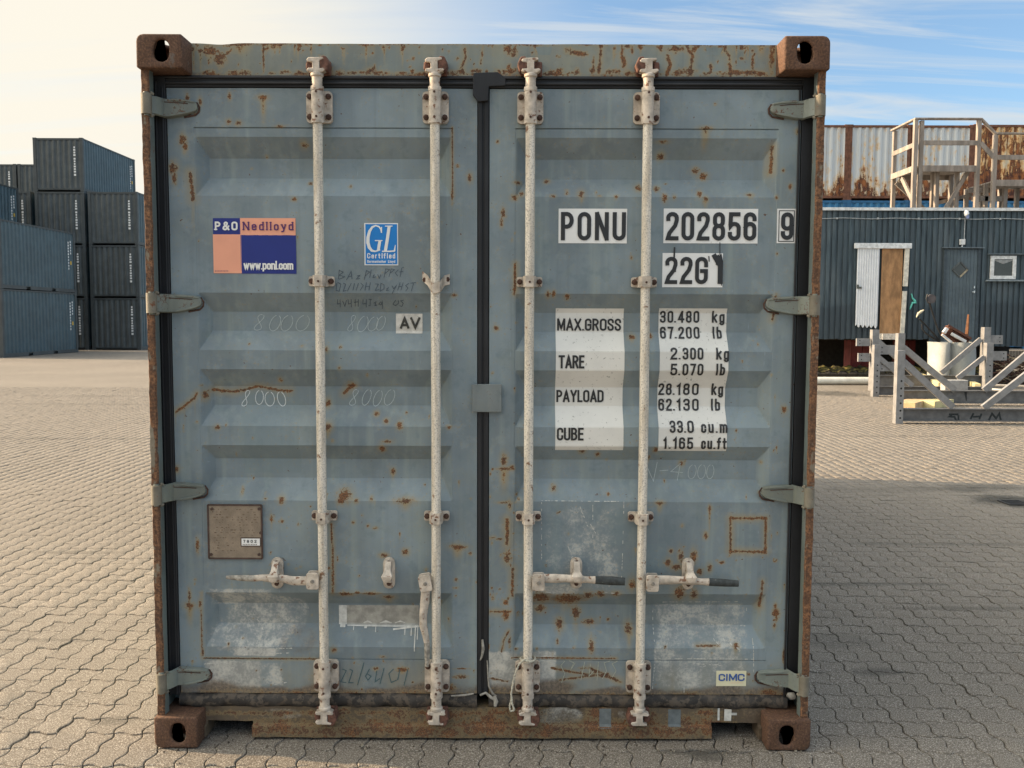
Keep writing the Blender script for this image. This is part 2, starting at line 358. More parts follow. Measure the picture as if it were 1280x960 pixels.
g('S', .33, ('', [(w_, .76)] + arc(r_, .82, r_, .18, 0, 180) + [(0, .72), (.06, .60), (.27, .42), (w_, .28)] + arc(r_, .18, r_, .18, 0, -180) + [(0, .26)]))
g('T', .36, ('', [(0, 1), (.36, 1)]), ('', [(.18, .99), (.18, 0)]))
g('E', .28, ('', [(.28, 1), (0, 1), (0, 0), (.28, 0)]), ('', [(0, .52), (.25, .52)]))
g('Y', .38, ('', [(0, 1), (.19, .45), (.38, 1)]), ('', [(.19, .47), (.19, 0)]))
g('L', .26, ('', [(0, 1), (0, 0), (.26, 0)])); g('I', .0, ('', [(0, 0), (0, 1)]))
g('H', .35, ('', [(0, 0), (0, 1)]), ('', [(.35, 0), (.35, 1)]), ('', [(0, .5), (.35, .5)]))
g('k', .26, ('', [(0, 0), (0, 1)]), ('', [(.26, .68), (.02, .30)]), ('', [(.09, .42), (.27, 0)]))
g('g', .25, (C, stad(0, .25, .0, .68)), ('', [(.25, .68), (.25, -.10)] + arc(.125, -.12, .125, .13, 0, -170, 6)))
g('p', .26, (C, stad(0, .26, .0, .68)), ('', [(0, .68), (0, -.25)]))
g('b', .25, (C, stad(0, .25, .0, .68)), ('', [(0, 0), (0, 1)])); g('d', .25, (C, stad(0, .25, .0, .68)), ('', [(.25, 0), (.25, 1)]))
g('o', .26, (C, stad(0, .26, .0, .68))); g('l', .0, ('', [(0, 0), (0, 1)])); g('i', .0, ('', [(0, 0), (0, .68)]), ('', [(0, .88), (0, 1.0)]))
g('c', .25, ('', [(.25, .46)] + arc(.125, .55, .125, .13, 0, 180, 6) + arc(.125, .13, .125, .13, 180, 360, 6) + [(.25, .22)]))
g('e', .26, ('', [(.01, .37), (.26, .37)] + arc(.13, .55, .13, .13, 0, 180, 6) + arc(.13, .13, .13, .13, 180, 350, 6)))
g('u', .26, ('', [(0, .68)] + arc(.13, .13, .13, .13, 180, 360, 6) + [(.26, .68)]), ('', [(.26, 0), (.26, .3)]))
g('n', .26, ('', [(0, 0), (0, .68)]), ('', [(0, .5)] + arc(.13, .55, .13, .13, 180, 0, 6) + [(.26, 0)]))
g('h', .26, ('', [(0, 0), (0, 1)]), ('', [(0, .5)] + arc(.13, .55, .13, .13, 180, 0, 6) + [(.26, 0)]))
g('r', .17, ('', [(0, 0), (0, .68)]), ('', [(0, .45)] + arc(.13, .55, .13, .13, 180, 80, 5)))
g('a', .26, (C, stad(0, .26, .0, .42)), ('', [(.26, 0), (.26, .55)] + arc(.13, .55, .13, .13, 0, 160, 6)))
g('s', .23, ('', [(.23, .55), (.12, .68), (.01, .55), (.05, .42), (.2, .28), (.23, .14), (.11, 0), (0, .13)]))
g('m', .44, ('', [(0, 0), (0, .68)]), ('', [(0, .52)] + arc(.11, .57, .11, .11, 180, 0, 6) + [(.22, 0)]), ('', [(.22, .52)] + arc(.33, .57, .11, .11, 180, 0, 6) + [(.44, 0)]))
g('f', .20, ('', [(.07, 0), (.07, .86)] + arc(.19, .88, .12, .12, 180, 100, 4)), ('', [(-.02, .66), (.19, .66)]))
g('t', .20, ('', [(.07, .94), (.07, .12)] + arc(.17, .12, .10, .12, 180, 260, 4)), ('', [(-.02, .66), (.19, .66)]))
g('y', .27, ('', [(0, .68), (.14, .05)]), ('', [(.27, .68), (.11, -.22), (.0, -.25)]))
g('w', .40, ('', [(0, .68), (.10, 0), (.20, .62), (.30, 0), (.40, .68)]))
g('&', .42, ('', [(.42, .0), (.10, .68)] + arc(.20, .82, .11, .17, 170, -20, 7) + [(.24, .58), (.04, .38), (0, .2)] + arc(.14, .14, .14, .15, 180, 290, 5) + [(.36, .25), (.41, .45)]))
g('.', .0, ('', [(0, -.07), (0, .07)])); g(',', .0, ('', [(0, -.12), (0, .07)])); g('/', .25, ('', [(0, 0), (.25, 1)])); g('-', .25, ('', [(0, .5), (.25, .5)])); g(' ', .22)

def ribbon(mb, pts, width, surf, off, m=0, closed=False, step=.006):
    """flat stroke lying on a surface; surf(x,z) -> y"""
    P = [np.array(p, float) for p in pts]
    if closed and np.linalg.norm(P[0] - P[-1]) < 1e-6: P = P[:-1]
    ws = width if isinstance(width, (list, tuple)) else [width] * len(P)
    n = len(P)
    if n < 2: return
    q = []; wq = []
    rng = n if closed else n - 1
    for i in range(rng):
        a, b = P[i], P[(i + 1) % n]; k = max(1, int(np.linalg.norm(b - a) / step))
        for j in range(k): q.append(a + (b - a) * j / k); wq.append(ws[i] + (ws[(i + 1) % n] - ws[i]) * j / k)
    if not closed: q.append(P[-1]); wq.append(ws[-1])
    n = len(q); Lf = []; Rt = []
    for i in range(n):
        a = q[i - 1] if (closed or i > 0) else None; b = q[(i + 1) % n] if (closed or i < n - 1) else None
        d1 = (q[i] - a) if a is not None else (b - q[i]); d2 = (b - q[i]) if b is not None else d1
        d1 = d1 / (np.linalg.norm(d1) + 1e-12); d2 = d2 / (np.linalg.norm(d2) + 1e-12)
        n1 = np.array([-d1[1], d1[0]]); n2 = np.array([-d2[1], d2[0]]); nn = n1 + n2; ln = np.linalg.norm(nn)
        if ln < 1e-6: nn = n1; s = 1
        else: nn = nn / ln; s = 1 / max(.42, nn.dot(n1))
        Lf.append(q[i] + nn * wq[i] / 2 * s); Rt.append(q[i] - nn * wq[i] / 2 * s)
    vs = [(p[0], surf(p[0], p[1]) - off, p[1]) for p in Lf] + [(p[0], surf(p[0], p[1]) - off, p[1]) for p in Rt]
    fs = [(i, (i + 1) % n, n + (i + 1) % n, n + i) for i in range(n if closed else n - 1)]
    mb.add(vs, fs, m)
OFFC = [0]
def text(mb, s, x0, z0, x1, h, t, surf, off, m=0, gap=None, shear=0., serif=0., boxw=None):
    """write s from x0 to x1 (outer), baseline z0, outer cap height h, stroke t (fraction of h)"""
    tot = sum(G[c][0] for c in s); hh = 1 - t
    gaps = len(s) - 1
    if gap is None: gap = .16 + t
    # solve horizontal scale
    units = tot + gap * gaps; sx = (x1 - x0 - t * h) / max(units, 1e-6)
    x = x0 + t * h / 2
    for c in s:
        for k, (cl, pts) in enumerate(G[c][1]):
            OFFC[0] = (OFFC[0] + 1) % 5
            pp = [(x + px * sx + shear * py * h, z0 + t * h / 2 + py * hh * h) for px, py in pts]
            if len(pp) > 2: pp = [pp[0]] + [q for p, q in zip(pp, pp[1:]) if abs(p[0] - q[0]) + abs(p[1] - q[1]) > 1e-5]
            if not cl and c not in '.,':          # square caps
                for e, f in ((0, 1), (-1, -2)):
                    d = (pp[e][0] - pp[f][0], pp[e][1] - pp[f][1]); l = math.hypot(*d) + 1e-9
                    pp[e] = (pp[e][0] + d[0] / l * t * h * .48, pp[e][1] + d[1] / l * t * h * .48)
            ribbon(mb, pp, t * h, surf, off + OFFC[0] * .00015, m, bool(cl))
            if serif and not cl and c in 'PNdlye':
                for e in (0, -1):
                    px, py = pts[e]
                    if py in (0, 1, .68) and c != 'e':
                        qx = x + px * sx; qz = z0 + t * h / 2 + py * hh * h
                        ribbon(mb, [(qx - serif * h, qz), (qx + serif * h, qz)], t * h * .62, surf, off + .0008, m)
        x += (G[c][0] + gap) * sx
def sheet(mb, x0, x1, z0, z1, surf, off, m=0, step=.01, wob=None):
    nx = max(2, int((x1 - x0) / .03)); nz = max(2, int((z1 - z0) / .0045))
    vs = []
    for j in range(nz + 1):
        z = z0 + (z1 - z0) * j / nz
        for i in range(nx + 1):
            x = x0 + (x1 - x0) * i / nx
            vs.append((x, surf(x, z) - off, z))
    mb.add(vs, [(j * (nx + 1) + i, j * (nx + 1) + i + 1, (j + 1) * (nx + 1) + i + 1, (j + 1) * (nx + 1) + i) for j in range(nz) for i in range(nx)], m)

# ================================================================== MAIN CONTAINER
DY = .100
ZP = [(0, 0), (.352, 0), (.429, 1), (.507, 1), (.562, 0), (.914, 0), (.993, 1), (1.066, 1), (1.123, 0), (1.195, 0), (1.27, 1), (1.341, 1), (1.407, 0),
      (1.478, 0), (1.549, 1), (1.62, 1), (1.69, 0), (2.043, 0), (2.112, 1), (2.184, 1), (2.255, 0), (3, 0)]
ZPx = np.array([a for a, b in ZP]); ZPy = np.array([b for a, b in ZP]) * .044
PANX = {'L': (-1.057, -.114), 'R': (.114, 1.072)}
def door_depth(x, z):
    x = np.asarray(x, float); z = np.asarray(z, float)
    a = np.interp(z, ZPx, ZPy)
    inx = np.where(x < 0, np.minimum(x - PANX['L'][0], PANX['L'][1] - x), np.minimum(x - PANX['R'][0], PANX['R'][1] - x))
    pan = (inx > 0) & (z > .304) & (z < 2.287)
    d = np.where(pan, np.minimum(a, np.maximum(inx - .004, 0) * 1.15) + .0012, 0.)
    ed = np.where((np.abs(z - .304) < .0022) & (inx > 0) | (np.abs(z - 2.287) < .0022) & (inx > 0), .004, 0.)
    dent = .0022 * np.sin(x * 7.3 + 1.1) * np.sin(z * 3.1 + x * 2) + .0012 * np.sin(x * 19 + z * 7) * np.sin(z * 13 - 1)
    return DY + d + ed + dent
def surf(x, z): return float(door_depth(x, z))
FLAT = lambda y: (lambda x, z: y)

# ---- wear, listed as read off the photo (x, y, half-width, half-height, run-down length) in photo pixels -> metres on the door plane
SP = [(250,127,2,5,12),(287,120,2,4,0),(329,122,6,3,28),(243,137,3,3,8),(234,124,2,6,8),(286,152,3,3,3),(298,154,4,3,2),(350,158,5,1.5,2),(228,174,4,6,6),(231,183,3,6,10),
(216,210,6,7,8),(218,222,3,7,10),(379,180,4,4,0),(386,228,3,2,0),(437,232,2,2,0),(368,249,3,2.5,3),(330,194,1.5,1.5,0),(310,430,1.5,1.5,0),(376,433,2.5,1,0),(407,437,3,3,0),
(425,434,2,2,0),(424,460,2,2,4),(255,494,3,6,4),(271,534,3.5,3,5),(348,475,2.5,3,3),(437,483,5,3.5,4),(407,505,3,5,3),(410,534,5,5,14),(470,518,2.5,3,3),(477,561,4,4,3),
(301,615,1.7,4,7),(351,625,4,4,8),(331,624,2,1.5,0),(339,648,2,4,14),(352,652,2,2,0),(221,587,3,4,6),(431,620,8,7,0),(425,626,4,4,0),(445,626,3,3,0),(464,624,2,3,3),(442,653,2,2,0),
(460,657,2,2,0),(469,660,3,1.5,0),(469,518,3,3,3),(482,527,3,3,3),(499,532,3.5,4,5),(507,517,1.5,1.5,0),(561,534,3,2,0),(484,552,6,2,0),(477,563,3,3,0),(489,592,3,4,10),
(506,626,11,4,12),(630,575,4,7,3),(630,586,8,2,28),(632,628,9,1.5,0),(637,632,2.5,6,3),(624,674,5,1.5,2),(692,612,3.5,4,2),(507,690,4,4,3),(480,694,5,3,2),(430,743,8,3,3),(447,741,3,2,2),
(462,742,10,2,3),(411,710,3,2,0),(485,748,7,3,10),(572,684,9,3.5,14),(588,692,2,2,0),(570,725,2,2,0),(570,735,2.5,1,0),(634,697,5,8,6),(616,747,2,3,0),(632,753,3,3,2),(632,770,4,5,8),
(637,803,2,6,3),(577,836,8,1,0),(576,846,9,2.5,2),(470,836,4,2,5),(503,837,7,3,8),(478,821,5,1,0),(417,813,3,3,3),(761,619,1.5,2,0),(825,629,5,2.5,12),(887,636,2,4,30),(853,657,2,2,0),
(882,669,3,4,5),(839,689,3,3,0),(855,684,2,1,0),(902,703,3,2,0),(887,710,3,5,3),(851,696,4,8,3),(867,696,4,8,3),(835,703,5,5,3),(846,709,7,4,4),(875,715,4,4,0),(850,742,7,8,10),
(868,744,5,7,8),(790,730,4,6,12),(677,748,11,8,8),(712,750,17,8,22),(735,745,7,6,6),(750,743,7,4,8),(770,742,6,3,6),(675,765,7,5,8),(721,770,6,8,24),(700,784,5,7,14),(737,782,8,4,8),
(739,808,3.5,8,8),(762,779,2,2,0),(787,790,5,7,20),(697,803,2,3,3),(920,808,4,3,14),(671,811,1.5,2,0),(882,160,7,2,24),(829,177,6,1.7,0),(828,193,4,4,2),(872,211,5,3.5,4),(882,218,5.5,4,6),
(799,234,4,4,3),(822,235,3.5,3,4),(834,228,2,1,0),(831,247,3,5,5),(843,246,2,3,3),(875,242,3,4,4),(882,250,3,4,10),(938,243,4.5,2,6),(971,247,2,2,0),(979,213,2,2,3),(988,233,2,3,3),
(997,164,3,3,3),(894,130,1.5,1.5,0),(587,222,3,5,10),(572,207,2,2,2),(622,177,2,2,2),(647,228,3.5,2,0),(643,247,4,3,2),(652,242,3,3,0),(684,225,3.5,2.5,2),(692,245,3,2,2),(709,240,2,3,3),
(727,242,4,5,12),(750,245,2,1,0),(770,246,2,2,3),(565,245,1.5,8,3),(629,267,3,6,4),(627,279,2,5,6),(620,410,3,3,6),(685,368,2.5,4,3),(692,367,2.5,4,3),(709,371,3,3,3),(568,369,3,2,0),
(789,322,1.5,2,2),(791,421,4,3,8),(815,420,2,3,2),(969,757,2,3,0),(970,766,4,5,3),(968,782,2,3,8),(980,820,2,9,4),(960,866,12,4,0),(237,745,2,8,3),(237,757,6,4,24),(250,755,2,6,3),(253,815,2,7,3),
(226,848,5,3,0),(247,682,2,8,6),(1000,350,1,1,0),(980,512,3,4,2),(744,840,5,2,4),(640,585,3,3,0),(660,850,8,6,0),(560,860,9,5,0),(820,563,3,3,3),(854,582,3,3,4),(728,565,4,3,3),(748,569,3,3,3),
(935,843,3,2,0),(700,640,1,1,0),(548,640,2,2,0),(420,270,1,1,0),(640,300,1,2,0),(955,690,3,3,0),(340,500,1,1,0),(730,835,6,2,0),(920,700,1,1,0),(655,770,2,3,2),(645,812,2,2,0)]
_rr = random.Random(21)
for _k in range(190):
    _y = 870 - abs(_rr.gauss(0, 1)) * 260
    if _y < 115: continue
    _x = _rr.uniform(215, 995)
    if _rr.random() < .35: _x = _rr.choice([250, 566, 614, 642, 968, 210, 995]) + _rr.uniform(-4, 4)
    SP.append((_x, _y, _rr.uniform(.7, 1.7), _rr.uniform(.7, 1.9), _rr.choice([0, 0, 3, 8])))
LN = [([(262,488),(285,491),(300,489),(318,484),(328,486),(345,489),(361,490)],1.8,8),([(247,491),(243,498),(230,508),(220,515)],1.6,22),([(237,216),(240,235),(241,250)],2.6,40),([(437,483),(427,493)],2,0),
([(414,655),(416,700),(416,742)],1.3,0),([(634,650),(634,680)],2.4,4),([(612,765),(638,765)],1.6,8),([(636,789),(630,800),(627,815)],1.2,0),([(641,710),(640,745)],1.7,4),([(953,726),(951,760)],1.8,14),
([(967,182),(965,215)],1.8,6),([(644,330),(643,368)],1.6,10),([(612,848),(635,852)],1.4,6),([(640,822),(700,823),(770,823)],1.0,3),([(690,835),(715,840),(760,846)],1.7,4),([(738,835),(775,852)],2.2,3),([(700,850),(760,842)],1.6,4),
([(913,648),(958,648)],1.8,2),([(913,647),(913,690)],1.8,2),([(957,647),(957,690)],1.8,2),([(912,689),(958,690)],1.8,4),([(870,808),(900,808)],1.2,2),([(970,370),(966,400)],1.5,8),([(618,672),(612,673)],1,0),
([(565,160),(566,245)],.9,2),([(255,823),(400,824)],.8,0),([(252,740),(252,822)],.7,2)]
PALE = [(300,748,42,13,.55),(322,782,48,30,.60),(350,770,36,26,.45),(300,800,45,16,.6),(318, 815, 28, 5, .95), (310, 795, 56, 26, .4), (292, 842, 38, 18, .95),(330,842,26,16,.55),(268,842,14,18,.9),
        (727, 686, 50, 58, .42),(700,660,24,26,.35),(700,738,26,8,.7),(860,800,36,34,.50),(905,790,34,32,.42),(878, 838, 58, 26, .62), (876, 785, 60, 30, .55),(900,775,30,18,.35),(830,830,14,24,.55),
        (628,838,20,25,.95),(672,836,24,24,.95),(510,320,1,1,0)]
CLEAN = [(336,540,38,56,.95),(690,690,14,45,.7),(820,700,14,22,.8),(727,762,22,24,.7),(770,660,10,25,.6)]
HSP = [(262,62,9,7,20),(275,72,8,9,16),(241,60,3,4,36),(250,62,3,3,34),(300,54,22,2,16),(340,53,20,1.5,10),(329,70,1.5,18,10),(262,92,8,4,0),(292,91,8,3,0),(340,91,5,2,0),(352,91,4,2,0),
(374,54,3,5,2),(463,88,5,4,0),(471,91,12,2.5,0),(440,91,8,2,0),(505,57,2,4,0),(516,73,2,2,0),(502,53,4,1.5,0),(516,90,3,3,0),(528,92,12,1.6,0),(468,84,2,4,0),(572,73,2,2,0),(635,60,4,6,3),(642,68,5,4,4),(640,62,6,2,0),
(640,88,6,3,4),(636,83,2,3,0),(689,90,3,3,0),(719,65,12,3,5),(727,67,8,3,3),(710,61,5,3,0),(742,80,2,9,3),(741,88,4,4,0),(721,90,4,4,0),(699,70,2,2,0),(778,62,1.5,8,4),(780,78,2.5,7,3),(784,57,6,2.5,0),(790,63,2,3,0),
(785,92,4,4,0),(800,56,3,3,0),(826,57,3,6,3),(845,60,14,3,6),(847,92,6,4,0),(862,90,7,4,0),(889,82,3,3,4),(889,88,2,4,0),(883,60,3,2,0),(901,57,3,5,3),(927,57,3,4,4),(920,75,1,3,0),(928,73,3,2,0),(941,78,2,9,4),
(940,91,12,3,0),(922,92,25,2,0),(915,91,8,3,0),(950,92,10,3,0),(941,62,2,3,0),(952,55,8,2,14),(968,55,5,2,30),(965,70,3,20,6),(660,54,20,1.2,0),(735,54,16,1.2,0),(560,53,20,1.0,0),(610,54,14,1,0),(880,54,20,1.5,0),
(480,53,20,1,0),(805,92,20,1.5,0),(690,93,20,1.2,0),(600,93,20,1,0),(400,92,14,2,0),(376,92,10,1.5,0),(350,55,5,2,2),(890,60,3,1,0),(872,57,2,2,0)]
_rr = random.Random(5)
for _k in range(46):
    _x = _rr.choice([_rr.uniform(240, 390), _rr.uniform(240, 1000), _rr.uniform(620, 980), _rr.uniform(820, 980)])
    HSP.append((_x, _rr.uniform(53, 60), _rr.uniform(.8, 2.6), _rr.uniform(1, 4), _rr.uniform(6, 26)))
    HSP.append((_rr.uniform(240, 980), _rr.uniform(88, 93), _rr.uniform(2, 8), _rr.uniform(1.2, 3.5), 0))
for _k in range(60): HSP.append((_rr.uniform(245, 975), _rr.uniform(55, 90), _rr.uniform(.6, 1.5), _rr.uniform(.6, 1.8), _rr.choice([0, 0, 4])))
HLN = [([(581,60),(582,72),(577,84),(580,92)],1.7,0),([(752,52),(749,90)],2.0,3),([(834,68),(838,80),(834,93)],2.2,4),([(857,54),(866,70),(862,92)],2.2,4),([(905,55),(912,70),(913,92)],2,4),([(289,60),(280,68)],1.5,0),
       ([(777,66),(780,82)],2,2),([(604,55),(601,80)],1.0,0)]
SLSP = [(x, 912 + 3 * math.sin(x), 26, 11, 0) for x in range(320, 900, 30)] + [(x, 893, 22, 3, 0) for x in range(220, 640, 34)] + [(655,893,28,14,0),(690,910,30,6,0),(610,900,14,14,0),(745,893,12,14,0),(812,900,14,12,6),(855,905,20,10,0),(885,893,16,5,0),(1000,885,20,10,0),
        (560,895,25,7,0),(420,893,20,7,0),(500,895,20,9,0),(345,895,12,5,0),(790,912,20,8,0),(840,893,5,5,8)]
def wear_fields(X, Z, spots, lines, pale=(), clean=(), Y=DY, rnd=1):
    n = len(X); R = np.zeros(n); T = np.zeros(n); P = np.zeros(n); Cn = np.zeros(n)
    K = 1 / 347.
    rs = np.random.RandomState(rnd)
    for (px, py, rx, ry, dr) in spots:
        cx, cz = at(px, py, Y); rx = rx * K * .92; ry = ry * K * .95
        sel = (np.abs(X - cx) < rx * 3 + .01) & (Z < cz + ry * 3 + .01) & (Z > cz - ry * 3 - dr * K * 1.6 - .02)
        if not sel.any(): continue
        x = X[sel] - cx; z = Z[sel] - cz
        d = np.sqrt((x / rx) ** 2 + (z / ry) ** 2)
        R[sel] = np.maximum(R[sel], np.clip(1.12 - d * .60, 0, .95))
        T[sel] = np.maximum(T[sel], np.clip(.75 - d * .28, 0, .6))
        if dr:
            l = dr * K * 1.4; dz = np.clip(-z / l, 0, 1)
            tt = np.clip(1.25 - np.abs(x) / (rx * (1.0 - .3 * dz)), 0, 1) * (z < 0) * np.clip(1.25 - dz * 1.25, 0, 1)
            T[sel] = np.maximum(T[sel], tt * .95)
            R[sel] = np.maximum(R[sel], np.clip(1.1 - np.abs(x) / (rx * .35 + .003), 0, 1) * (z < 0) * np.clip(.80 - dz * 1.0, 0, .62))
    for (pts, wd, dr) in lines:
        q = [np.array(at(a, b, Y)) for a, b in pts]; wd = wd * K
        for a, b in zip(q, q[1:]):
            ab = b - a; t = np.clip(((X - a[0]) * ab[0] + (Z - a[1]) * ab[1]) / (ab @ ab), 0, 1)
            dx = X - (a[0] + t * ab[0]); dz = Z - (a[1] + t * ab[1]); d = np.hypot(dx, dz)
            R = np.maximum(R, np.clip(1.2 - d / wd * .75, 0, .9))
            T = np.maximum(T, np.clip(.8 - d / wd * .16, 0, .7))
            if dr: T = np.maximum(T, (np.abs(dx) < wd * .6) * (dz < 0) * np.clip(.9 + dz / (dr * K * 1.4), 0, 1) * .8)
    for lst, F in ((pale, P), (clean, Cn)):
        for (px, py, rx, ry, k) in lst:
            cx, cz = at(px, py, Y); rx *= K; ry *= K
            d = np.maximum(np.abs(X - cx) / rx, np.abs(Z - cz) / ry) if k > .9 or lst is clean or k in (.62, .55, .42) else np.sqrt((np.abs(X - cx) / rx) ** 2.6 + (np.abs(Z - cz) / ry) ** 2.6)
            np.maximum(F, np.clip((1.12 - d) * 4, 0, 1) * k, out=F)
    return R, T, P, Cn
def set_attr(me, name, arr):
    a = me.attributes.new(name, 'FLOAT', 'POINT'); a.data.foreach_set('value', np.asarray(arr, dtype=np.float32))
def height_panel(name, x0, x1, z0, z1, depth, back, step, mats, parent, wear, xb=(), zb=(), hole=None):
    """closed slab whose front is a fine relief y = depth(x, z)"""
    def axis(a, b, br, st):
        k = sorted(set([a, b] + [q for q in br if a < q < b])); out = []
        for p, q in zip(k, k[1:]):
            n = max(1, int(round((q - p) / st))); out += [p + (q - p) * i / n for i in range(n)]
        return np.array(out + [b])
    xs = axis(x0, x1, xb, step); zs = axis(z0, z1, zb, step)
    nx, nz = len(xs), len(zs); XX, ZZ = np.meshgrid(xs, zs); X = XX.ravel(); Z = ZZ.ravel()
    Y = depth(X, Z)
    V = np.stack([X, Y, Z], 1)
    i = np.arange(nx - 1)[None, :] + (np.arange(nz - 1) * nx)[:, None]; i = i.ravel()
    Fq = np.stack([i, i + 1, i + 1 + nx, i + nx], 1)
    if hole is not None:
        cx = (X[Fq[:, 0]] + X[Fq[:, 2]]) / 2; cz = (Z[Fq[:, 0]] + Z[Fq[:, 2]]) / 2; Fq = Fq[~hole(cx, cz)]
    n0 = len(V)
    # outline of the kept faces -> skirt to the back
    e = np.concatenate([Fq[:, [0, 1]], Fq[:, [1, 2]], Fq[:, [2, 3]], Fq[:, [3, 0]]]); key = {}
    for a, b in e.tolist(): key[(a, b)] = 1
    bd = [(a, b) for (a, b) in key if (b, a) not in key]
    ids = sorted(set([a for a, b in bd] + [b for a, b in bd])); mp = {a: n0 + k for k, a in enumerate(ids)}
    V2 = V[ids].copy(); V2[:, 1] = back
    V = np.concatenate([V, V2]); faces = Fq.tolist() + [(b, a, mp[a], mp[b]) for a, b in bd]
    me = bpy.data.meshes.new(name); me.from_pydata(V.tolist(), [], faces)
    for q in mats: me.materials.append(q)
    R, T, P, Cn, D = wear(V[:, 0], V[:, 2])
    for nme, ar in (('rust', R), ('stain', T), ('pale', P), ('clean', Cn), ('dirt', D)): set_attr(me, nme, ar)
    me.update(); return link(name, me, parent)

container = thing('shipping_container', 'large worn grey-blue container filling the middle, closed double doors with white weight table', 'shipping container')

def door_wear(X, Z):
    R, T, P, Cn = wear_fields(X, Z, SP, LN, PALE, CLEAN)
    D = np.clip(1.25 - (Z - .172) / (.050 + .02 * np.sin(X * 11) * np.sin(X * 5.3)), 0, 1) * (.78 + .2 * np.sin(X * 23) * np.sin(X * 7 + 2))
    R = np.maximum(R, np.clip(1 - (Z - .172) / .022, 0, 1) * (.50 + .22 * np.sin(X * 17 + 1) * np.sin(X * 41)))
    T = np.maximum(T, np.clip(1 - (Z - .17) / .16, 0, .6) * (.5 + .5 * np.sin(X * 14 + 1) * np.sin(X * 33)))
    edge = np.minimum.reduce([np.abs(X + 1.152), np.abs(X - 1.152)])
    D = np.maximum(D, np.clip(.32 - edge * 14, 0, .3) * (Z < .9))
    cx, cz = at(712, 750, DY); D = np.maximum(D, np.clip(.9 - np.hypot((X - cx) / .16, (Z - cz) / .04), 0, .6))
    cx, cz = at(372, 800, DY); D = np.maximum(D, np.clip(.8 - np.hypot((X - cx) / .16, (Z - cz) / .12), 0, .45))
    cx, cz = at(690, 862, DY); D = np.maximum(D, np.clip(1.4 - np.hypot((X - cx) / .10, (Z - cz) / .045), 0, .9))
    # streaks below patches
    return R, T, P, Cn, D
zb = [a for a, b in ZP] + [.3015, .3065, 2.2845, 2.2895, .3035, .3045, 2.2865, 2.2875]
doors = {}
for k, (a, b) in (('L', (-1.152, -.024)), ('R', (.021, 1.152))):
    p0, p1 = PANX[k]
    doors[k] = height_panel('door', a, b, .172, 2.428, door_depth, .16, .0055, [M['door']], container, door_wear,
                            xb=[p0, p0 + .001, p0 + .004, p0 + .0355, p1 - .0355, p1 - .004, p1 - .001, p1], zb=zb)
dl, dr_ = doors['L'], doors['R']
MB().box(-1.15, -.026, .150, .158, .175, 2.425).box(.023, 1.15, .150, .158, .175, 2.425).build('door_backing', M['post_in'], container)

# rubber gaskets of each door
def gasket(door, x0, x1, hinge_x, sgn):
    mb = MB()
    ho, hi = hinge_x                                                  # vertical strip by the post
    mb.box(ho, hi, .096, .15, .165, 2.471)
    mb.box(ho + .012, ho + .020, .088, .097, .165, 2.45); mb.box(hi - .014, hi - .006, .090, .097, .165, 2.43)
    xa, xb_ = (hi, x1) if sgn > 0 else (x0, hi)
    xa, xb_ = min(hi, x0 if sgn < 0 else x1), max(hi, x0 if sgn < 0 else x1)
    mb.box(xa, xb_, .098, .15, 2.431, 2.474)
    mb.box(xa, xb_, .088, .099, 2.440, 2.449); mb.box(xa, xb_, .090, .099, 2.460, 2.469)
    mb.build('gasket', M['rubber'], door, bevel=.003)
    g2 = MB(); n = 60
    prof = [(.150, .170), (.099, .170), (.086, .160), (.084, .136), (.092, .124), (.150, .122)]
    rs = []
    for i in range(n + 1):
        x = xa + (xb_ - xa) * i / n; wv = .0028 * math.sin(x * 31) + .002 * math.sin(x * 83 + 1)
        rs.append([(x, y + (wv if y < .14 else 0), z + wv * .9) for y, z in prof])
    g2.loft(rs); g2.build('bottom_gasket', M['rubber_dirty'], door, smooth=50)
gasket(dl, -1.152, -.024, (-1.204, -1.1545), 1)
gasket(dr_, .021, 1.152, (1.204, 1.1545), -1)
mb = MB(); mb.box(-.0225, .0195, .104, .15, .172, 2.474); mb.box(-.021, -.006, .097, .105, .172, 2.43); mb.box(.002, .018, .099, .105, .172, 2.43)
mb.prism([at(*q, .086) for q in ((591, 95), (593, 91), (622, 90), (632, 97), (632, 107), (611, 108), (610, 126), (598, 127), (591, 119))], .084, .097)
mb.build('centre_gasket', M['rubber'], container, bevel=.002)
class _Each:
    def tube(s, *a, **k): MB().tube(*a, **k).build('sealant_smear', M['sealant'], container, smooth=60)
mb = _Each()                                                          # lumps of pale sealant squeezed out at the foot of the centre seam
mb.tube([(x, .094, z) for x, z in [at(*q, .09) for q in ((603, 800), (604, 812), (602, 822), (600, 826))]], [.004, .006, .004, .002], 8, flat=.5)
mb.tube([(x, .094, z) for x, z in [at(*q, .09) for q in ((609, 826), (610, 845), (611, 858), (616, 868), (622, 872))]], [.002, .003, .003, .005, .003], 8, flat=.5)
mb.tube([(x, .080, z) for x, z in [at(*q, .08) for q in ((600, 869), (607, 866), (614, 872), (620, 876))]], [.004, .005, .006, .004], 8, flat=.5)
mb.tube([(x, .079, z) for x, z in [at(*q, .08) for q in ((618, 870), (620, 877), (619, 883))]], [.006, .009, .005], 8, flat=.4)
mb.tube([(x, .080, z) for x, z in [at(*q, .08) for q in ((564, 870), (580, 869), (592, 867))]], [.003, .004, .003], 6, flat=.6)
mb.tube([(x, .070, z) for x, z in [at(*q, .07) for q in ((984, 868), (990, 870), (994, 872))]], [.007, .016, .008], 8, flat=.6)

